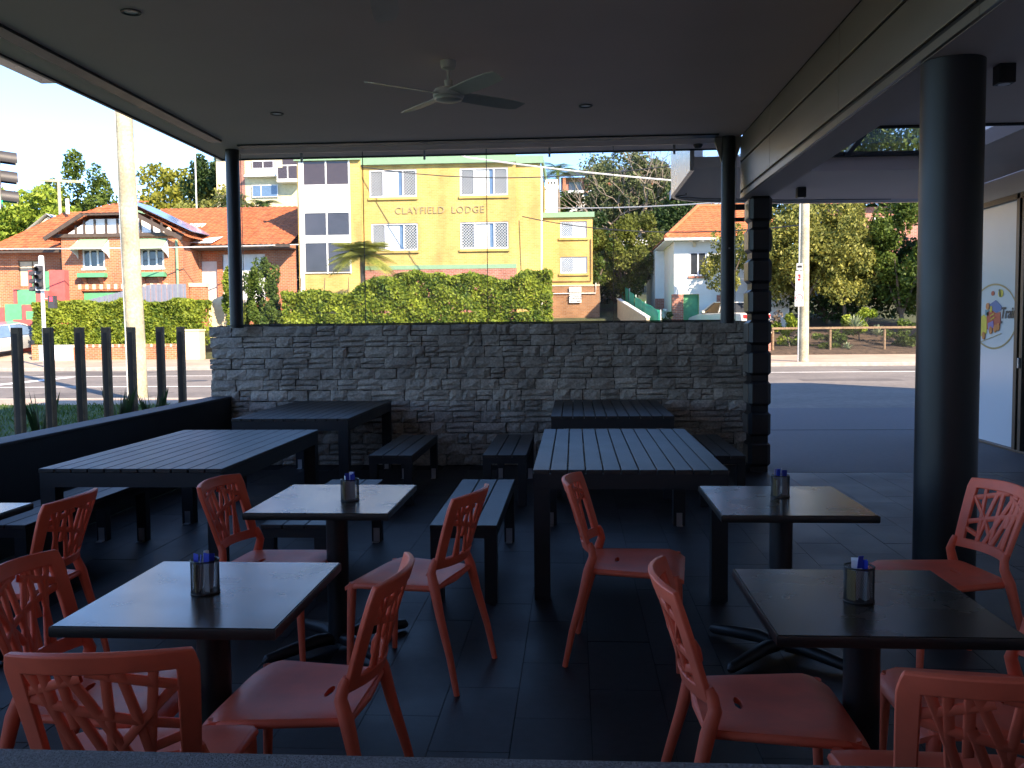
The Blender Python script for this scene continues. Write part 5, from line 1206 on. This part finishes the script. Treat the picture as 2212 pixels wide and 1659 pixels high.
def branch(b, p, d, L_, r_, dep, rr):
    q = p+d*L_*.55+Vector((rr.uniform(-.12, .12), rr.uniform(-.12, .12), rr.uniform(-.05, .12)))*L_; e = p+d*L_
    b.tube([p, q, e], [r_, r_*.85, r_*.66], 5 if dep < 3 else 3, cap=False)
    if dep >= 7: return
    for k in range(2 if dep else 4):
        nd = (d+Vector((rr.uniform(-.95, .95), rr.uniform(-.8, .8), rr.uniform(-.3, .75)))).normalized(); branch(b, e, nd, L_*rr.uniform(.68, .9), r_*.64, dep+1, rr)
for k, (x, y, seed) in enumerate(((6.4, 72, 3), (4.2, 72, 8), (8.8, 73, 5))):
    b = MB(); rr = random.Random(seed); branch(b, Vector((x, y, 4.6)), Vector((0, 0, 1)), 2.6, .26, 0, rr); b.build('limb_tangle', M['trunk_pale'], t, smooth=True, fix=False)
leaves('crown', np.vstack([crown(4.6, 72, 12.2, 3.6, 2.2, 3.4, 10000, 60, .18), crown(7.6, 72.5, 11.0, 3.0, 2.2, 3.2, 7000, 50, .18)]), .26, M['lf_grey'], t)
t = thing('hill_flats', 'red brick flats with verandahs on the hilltop', 'building')
Bx('wall', M['brick_pink'], t, -1.2, 13.5, 95, 104, 8, 16.6); MB().add([(-1.8, 94.2, 16.6), (14.2, 94.2, 16.6), (12.5, 99, 18.0), (0, 99, 18.0)], [(0, 1, 2, 3)]).build('roof', M['signal'], t)
for k in range(7): Bx('verandah_post', M['brick'], t, -1.0+k*2.2, -.7+k*2.2, 94.3, 94.6, 8, 16.5)
for z_ in (10.4, 13.0, 15.4):
    Bx('verandah_rail', M['galv'], t, -1.2, 13.5, 94.4, 94.48, z_-1.0, z_-.2)
    for k in range(6): Bx('window', M['winglass'], t, -.4+k*2.2, .9+k*2.2, 94.93, 94.999, z_-.7, z_+.7)
t = thing('gable_cottage', 'small white gabled cottage on the hillside behind the annex', 'house'); MB().prism([(-.3, 10.5), (2.5, 10.5), (2.5, 12.3), (1.1, 13.6), (-.3, 12.3)], 'y', 85, 90).build('wall', M['white_wall'], t)
MB().add([(-.6, 84.7, 12.1), (1.1, 84.7, 13.75), (1.1, 90, 13.75), (-.6, 90, 12.1), (2.8, 84.7, 12.1), (2.8, 90, 12.1)], [(0, 1, 2, 3), (1, 4, 5, 2)]).build('roof', M['white'], t)

# ---------------------------------------------------------------- white house
W0 = 46.0
t = thing('white_house', 'white rendered house with bright orange tiled hip roof', 'house')
wo_ = [(5.68, 6.52, 3.95, 5.12)]
facade('front_wall', M['white_wall'], t, 4.93, 10.5, 3.06, 5.62, W0, wo_); Bx('side_wall', M['white_wall'], t, 4.93, 4.95, W0+.001, W0+5, 1.9, 5.62)
window(t, 5.68, 6.52, 3.95, 5.12, W0, 'winglass', 'alu', mull=(6.1,), fw=.07, depth=.08); Bx('window_sill', M['brick_pink'], t, 5.62, 6.58, W0-.08, W0-.001, 3.83, 3.94)
Bx('brick_pier', M['brick_pink'], t, 4.84, 5.38, W0-.06, W0+.4, 1.3, 3.055); Bx('garage_door', M['green_wall'], t, 5.381, 6.16, W0+.2, W0+.25, 1.3, 3.055); facade('base_wall', M['white_wall'], t, 6.161, 10.5, 1.3, 3.059, W0+.02, []); Bx('brick_panel', M['brick_pink'], t, 7.0, 7.3, W0-.02, W0+.018, 2.5, 3.0)
Bx('rear_wing', M['white_wall'], t, 4.45, 4.929, W0+5, W0+11, 2.4, 5.6); Bx('wing_base', M['brick_pink'], t, 4.44, 5.1, W0+4.95, W0+4.999, 1.9, 3.0); Bx('wall_vent', M['brick_dark'], t, 6.5, 6.65, W0-.012, W0-.001, 3.32, 3.44); Bx('wall_lamp', M['cream'], t, 5.83, 5.98, W0-.12, W0-.001, 5.35, 5.58)
slope('tile_field', (4.45, W0-.6, 5.72), (10.9, W0-.6, 5.72), (9.6, W0+4, 7.75), (6.6, W0+4, 7.75), m_='rooftile2')
slope('tile_field', (4.45, W0+12, 5.72), (4.45, W0-.6, 5.72), (6.6, W0+4, 7.75), (6.6, W0+9, 7.75), m_='rooftile2')
for (a, b_) in (((4.45, W0-.6, 5.80), (6.6, W0+4, 7.83)), ((6.6, W0+4, 7.83), (9.6, W0+4, 7.83))): MB().tube([a, b_], .10, 8).build('ridge_cap', M['rooftile2'], t, smooth=True)
Bx('gutter', M['metalroof'], t, 4.40, 10.9, W0-.72, W0-.60, 5.63, 5.75); Bx('eave_soffit', M['white'], t, 4.45, 10.8, W0-.599, W0-.001, 5.64, 5.68); Bx('eave_soffit', M['white'], t, 4.45, 4.929, W0, W0+12, 5.64, 5.68)
MB().tube([(4.7, W0+3, 1.6), (4.7, W0+3, 2.2), (4.72, W0+2.9, 2.35), (4.85, W0+2.9, 2.3)], .08, 8).build('drain_pipe', M['white'], t, smooth=True)
tree('garden_tree', 'small loose leaved tree in front of the white house', M['lf_olive'], 7.0, 42.6, 3.0, 5.9, 1.05, .4, 2600, 18, .15, 'garden trees by the road', .06)
tree('garden_shrub', 'low shrub at the corner of the white house', M['lf_dark'], 4.4, 44.6, 1.2, 2.2, .5, .8, 1500, 10, .12, 'garden shrubs', .04, cat='shrub')
# fence of green cloth, cream wall
t = thing('cloth_fence', 'sloping fence wrapped in bright green mesh cloth', 'fence')
fp = [(2.95, 57, 4.05), (2.92, 53, 3.80), (2.95, 50, 3.50), (3.15, 48, 3.10), (3.45, 45.6, 2.70), (3.95, 43, 2.24)]
for k in range(5):
    a, b_ = fp[k], fp[k+1]; cl = MB(); n_ = 8
    for q in range(n_+1):
        s_ = q/n_; x, y, z = (a[i]+(b_[i]-a[i])*s_ for i in range(3)); wv = .05*math.sin(s_*9+k)
        for h in (0, .5, 1): cl.v.append((x+wv*(1 if h else .3), y, z-1.65*(1-h)-.04*math.sin(math.pi*s_)*(h == 1)))
    for q in range(n_):
        for h in range(2): i = q*3+h; cl.f.append((i, i+3, i+4, i+1))
    o = cl.build('cloth_panel', M['shade_mesh'], t, smooth=True); so_ = o.modifiers.new('solid', 'SOLIDIFY'); so_.thickness = .01
for p in fp: MB().tube([(p[0]+.05, p[1], p[2]-2.2), (p[0]+.05, p[1], p[2]+.03)], .03, 6).build('fence_post', M['galv'], t)
t = thing('cream_retaining_wall', 'cream rendered retaining wall left of the green mesh fence', 'wall')
MB().add([(2.35, 50, .8), (3.35, 43, .3), (3.35, 43, 1.90), (2.35, 50, 2.95), (2.5, 50, .8), (3.5, 43, .3), (3.5, 43, 1.90), (2.5, 50, 2.95)], [(0, 1, 2, 3), (4, 7, 6, 5), (3, 2, 6, 7), (0, 4, 5, 1), (0, 3, 7, 4), (1, 5, 6, 2)]).build('wall_body', M['cream'], t)
MB().bar((2.42, 50, 2.98), (3.42, 43, 1.93), .22, .05).build('coping', M['white'], t)

# ---------------------------------------------------------------- garden across the road, right
tree('roadside_tree', 'broad olive leaved tree behind the green tinted pole', M['lf_olive'], 10.6, 43.4, 2.3, 7.6, 2.7, .6, 26000, 60, .17, 'garden trees by the road', .14, spread=.26)
tree('roadside_tree', 'leafy olive tree right behind the pole with red brown gaps', M['lf_olive'], 12.6, 44.2, 2.2, 7.4, 2.0, .6, 15000, 40, .17, 'garden trees by the road', .12, spread=.26)
tree('roadside_tree', 'dark green drooping tree left of the round column', M['lf_mid'], 15.0, 43.6, 1.6, 7.6, 1.9, .5, 16000, 44, .18, 'garden trees by the road', .16, spread=.26)
tree('roadside_tree', 'dark leaved tree added for the deep shade behind the roadside garden', M['lf_dark'], 12.6, 47.2, 1.6, 6.2, 4.6, 1, 14000, 40, .24, 'garden trees by the road', .2, spread=.3)  # dark foliage stands in for shade in the gaps between the trees
tree('roadside_tree', 'big unseen tree added to shade the roadside garden from beyond the column', M['lf_mid'], 19.2, 40.9, 2.2, 8.5, 3.0, .4, 12000, 40, .22, 'garden trees by the road', .2)  # out-of-view tree, added only for its shade on the garden bed
tree('understorey_shrub', 'bright green shrub behind the spiky plant', M['lf_lime'], 12.9, 42.9, 1.0, 2.4, .8, .5, 2200, 12, .14, 'roadside garden shrubs', .04, cat='shrub')
tree('understorey_shrub', 'leafy shrub behind the left end of the wire fence', M['lf_hedge'], 9.5, 41.6, .4, 1.9, .75, .3, 2600, 14, .12, 'roadside garden shrubs', .04, cat='shrub')
tree('understorey_shrub', 'low dark shrub behind the middle of the wire fence', M['lf_mid'], 11.2, 41.7, .3, 1.3, .9, .3, 2600, 14, .12, 'roadside garden shrubs', .04, cat='shrub')
tree('understorey_shrub', 'leafy shrub behind the right end of the wire fence', M['lf_mid'], 14.6, 41.7, .4, 1.7, .9, .3, 2600, 14, .12, 'roadside garden shrubs', .04, cat='shrub')
tree('understorey_shrub', 'purple brown shrub behind the pole', M['trunk'], 8.7, 42.6, .8, 2.4, .7, .4, 1800, 12, .12, 'roadside garden shrubs', .04, cat='shrub')
tree('hill_tree', 'tall tree seen through the skylight panes', M['lf_mid'], 22.5, 68, 8, 17.5, 5.5, 3, 14000, 44, .36, 'hillside trees', .3)
tree('hill_tree', 'tall green tree left of the skylight tree', M['lf_dark'], 14.5, 66, 6, 12.6, 4.0, 3, 9000, 34, .32, 'hillside trees', .25)
def agave(x, y, z, n_, L_, lb):
    t = thing('agave_plant', lb, 'plant', (x, y, z), 0, 'spiky garden plants')
    for k in range(n_):
        a = 2.4*k; el = .25+1.2*(k/n_); d = Vector((math.cos(a)*math.cos(el), math.sin(a)*math.cos(el), math.sin(el))); s_ = Vector((-math.sin(a), math.cos(a), 0))*.045
        m1 = d*L_*.5+Vector((0, 0, .04)); tip = d*L_+Vector((0, 0, -.06)); mid = Vector((0, 0, -.015))
        MB().add([-s_*.6, s_*.6, m1+s_, tip, m1-s_, m1+mid], [(0, 1, 5), (1, 2, 5), (2, 3, 5), (3, 4, 5), (4, 0, 5)]).build('blade', M['lf_agave'], t, fix=False)
agave(12.45, 41.9, 1.25, 44, .80, 'large pale spiky agave behind the wire fence')
agave(13.5, 42.2, 1.0, 26, .6, 'smaller spiky plant right of the large agave')
agave(11.9, 41.2, .35, 20, .5, 'blue grey spiky plant low behind the wire fence')
t = thing('wire_fence', 'low wire mesh fence with timber rail along the roadside garden', 'fence')
MB().bar((8.6, 40.9, 1.36), (20, 40.9, 1.36), .09, .09).build('top_rail', M['timber'], t)
for k, x_ in enumerate((8.65, 11.1, 13.4, 15.7, 18)): MB().tube([(x_, 40.95, .1), (x_, 40.95, 1.315)], .06, 8).build('fence_post', M['timber'], t, smooth=True)
w = MB(); x_ = 8.6
while x_ < 18:
    for s_ in (1, -1): w.bar((x_, 40.9, .24), (x_+s_*1.02, 40.9, 1.30), .0035, .0035, (0, 1, 0))
    x_ += .09
w.build('wire_mesh', M['signal'], t)
t = thing('brick_gatepost', 'short pink brick gatepost left of the wire fence', 'gatepost', (8.35, 40.9, .2)); MB().box(-.17, .17, -.17, .17, 0, .95).build('shaft', M['brick_pink'], t); MB().box(-.2, .2, -.2, .2, .951, 1.02).build('cap', M['cream'], t)
t = thing('rear_house', 'red brick house with orange roof behind the roadside trees', 'house'); facade('wall', M['brick_pink'], t, 15.5, 26, 3, 8.6, 58, [(18.4, 19.4, 6.0, 7.6)]); window(t, 18.4, 19.4, 6.0, 7.6, 58, 'winglass', 'white', mull=(18.9,)); roof_plane((15, 57.4, 8.7), (26, 57.4, 8.7), (24, 63, 11), (17, 63, 11)).build('tile_field', M['rooftile2'], t, smooth=True, fix=False); Bx('wall_trim', M['white'], t, 18.2, 20.6, 57.9, 57.999, 7.7, 7.95)
# fallen leaves on the far path
n_ = 900; P = np.c_[rng.uniform(8, 20, n_), 40.1+np.abs(rng.normal(0, .5, n_)), np.full(n_, .27)]; lf = leaves('leaf_litter', P, .09, M['mulch'], None); tag(lf, 'scattered fallen leaves along the wire fence', 'leaves', kind='stuff')
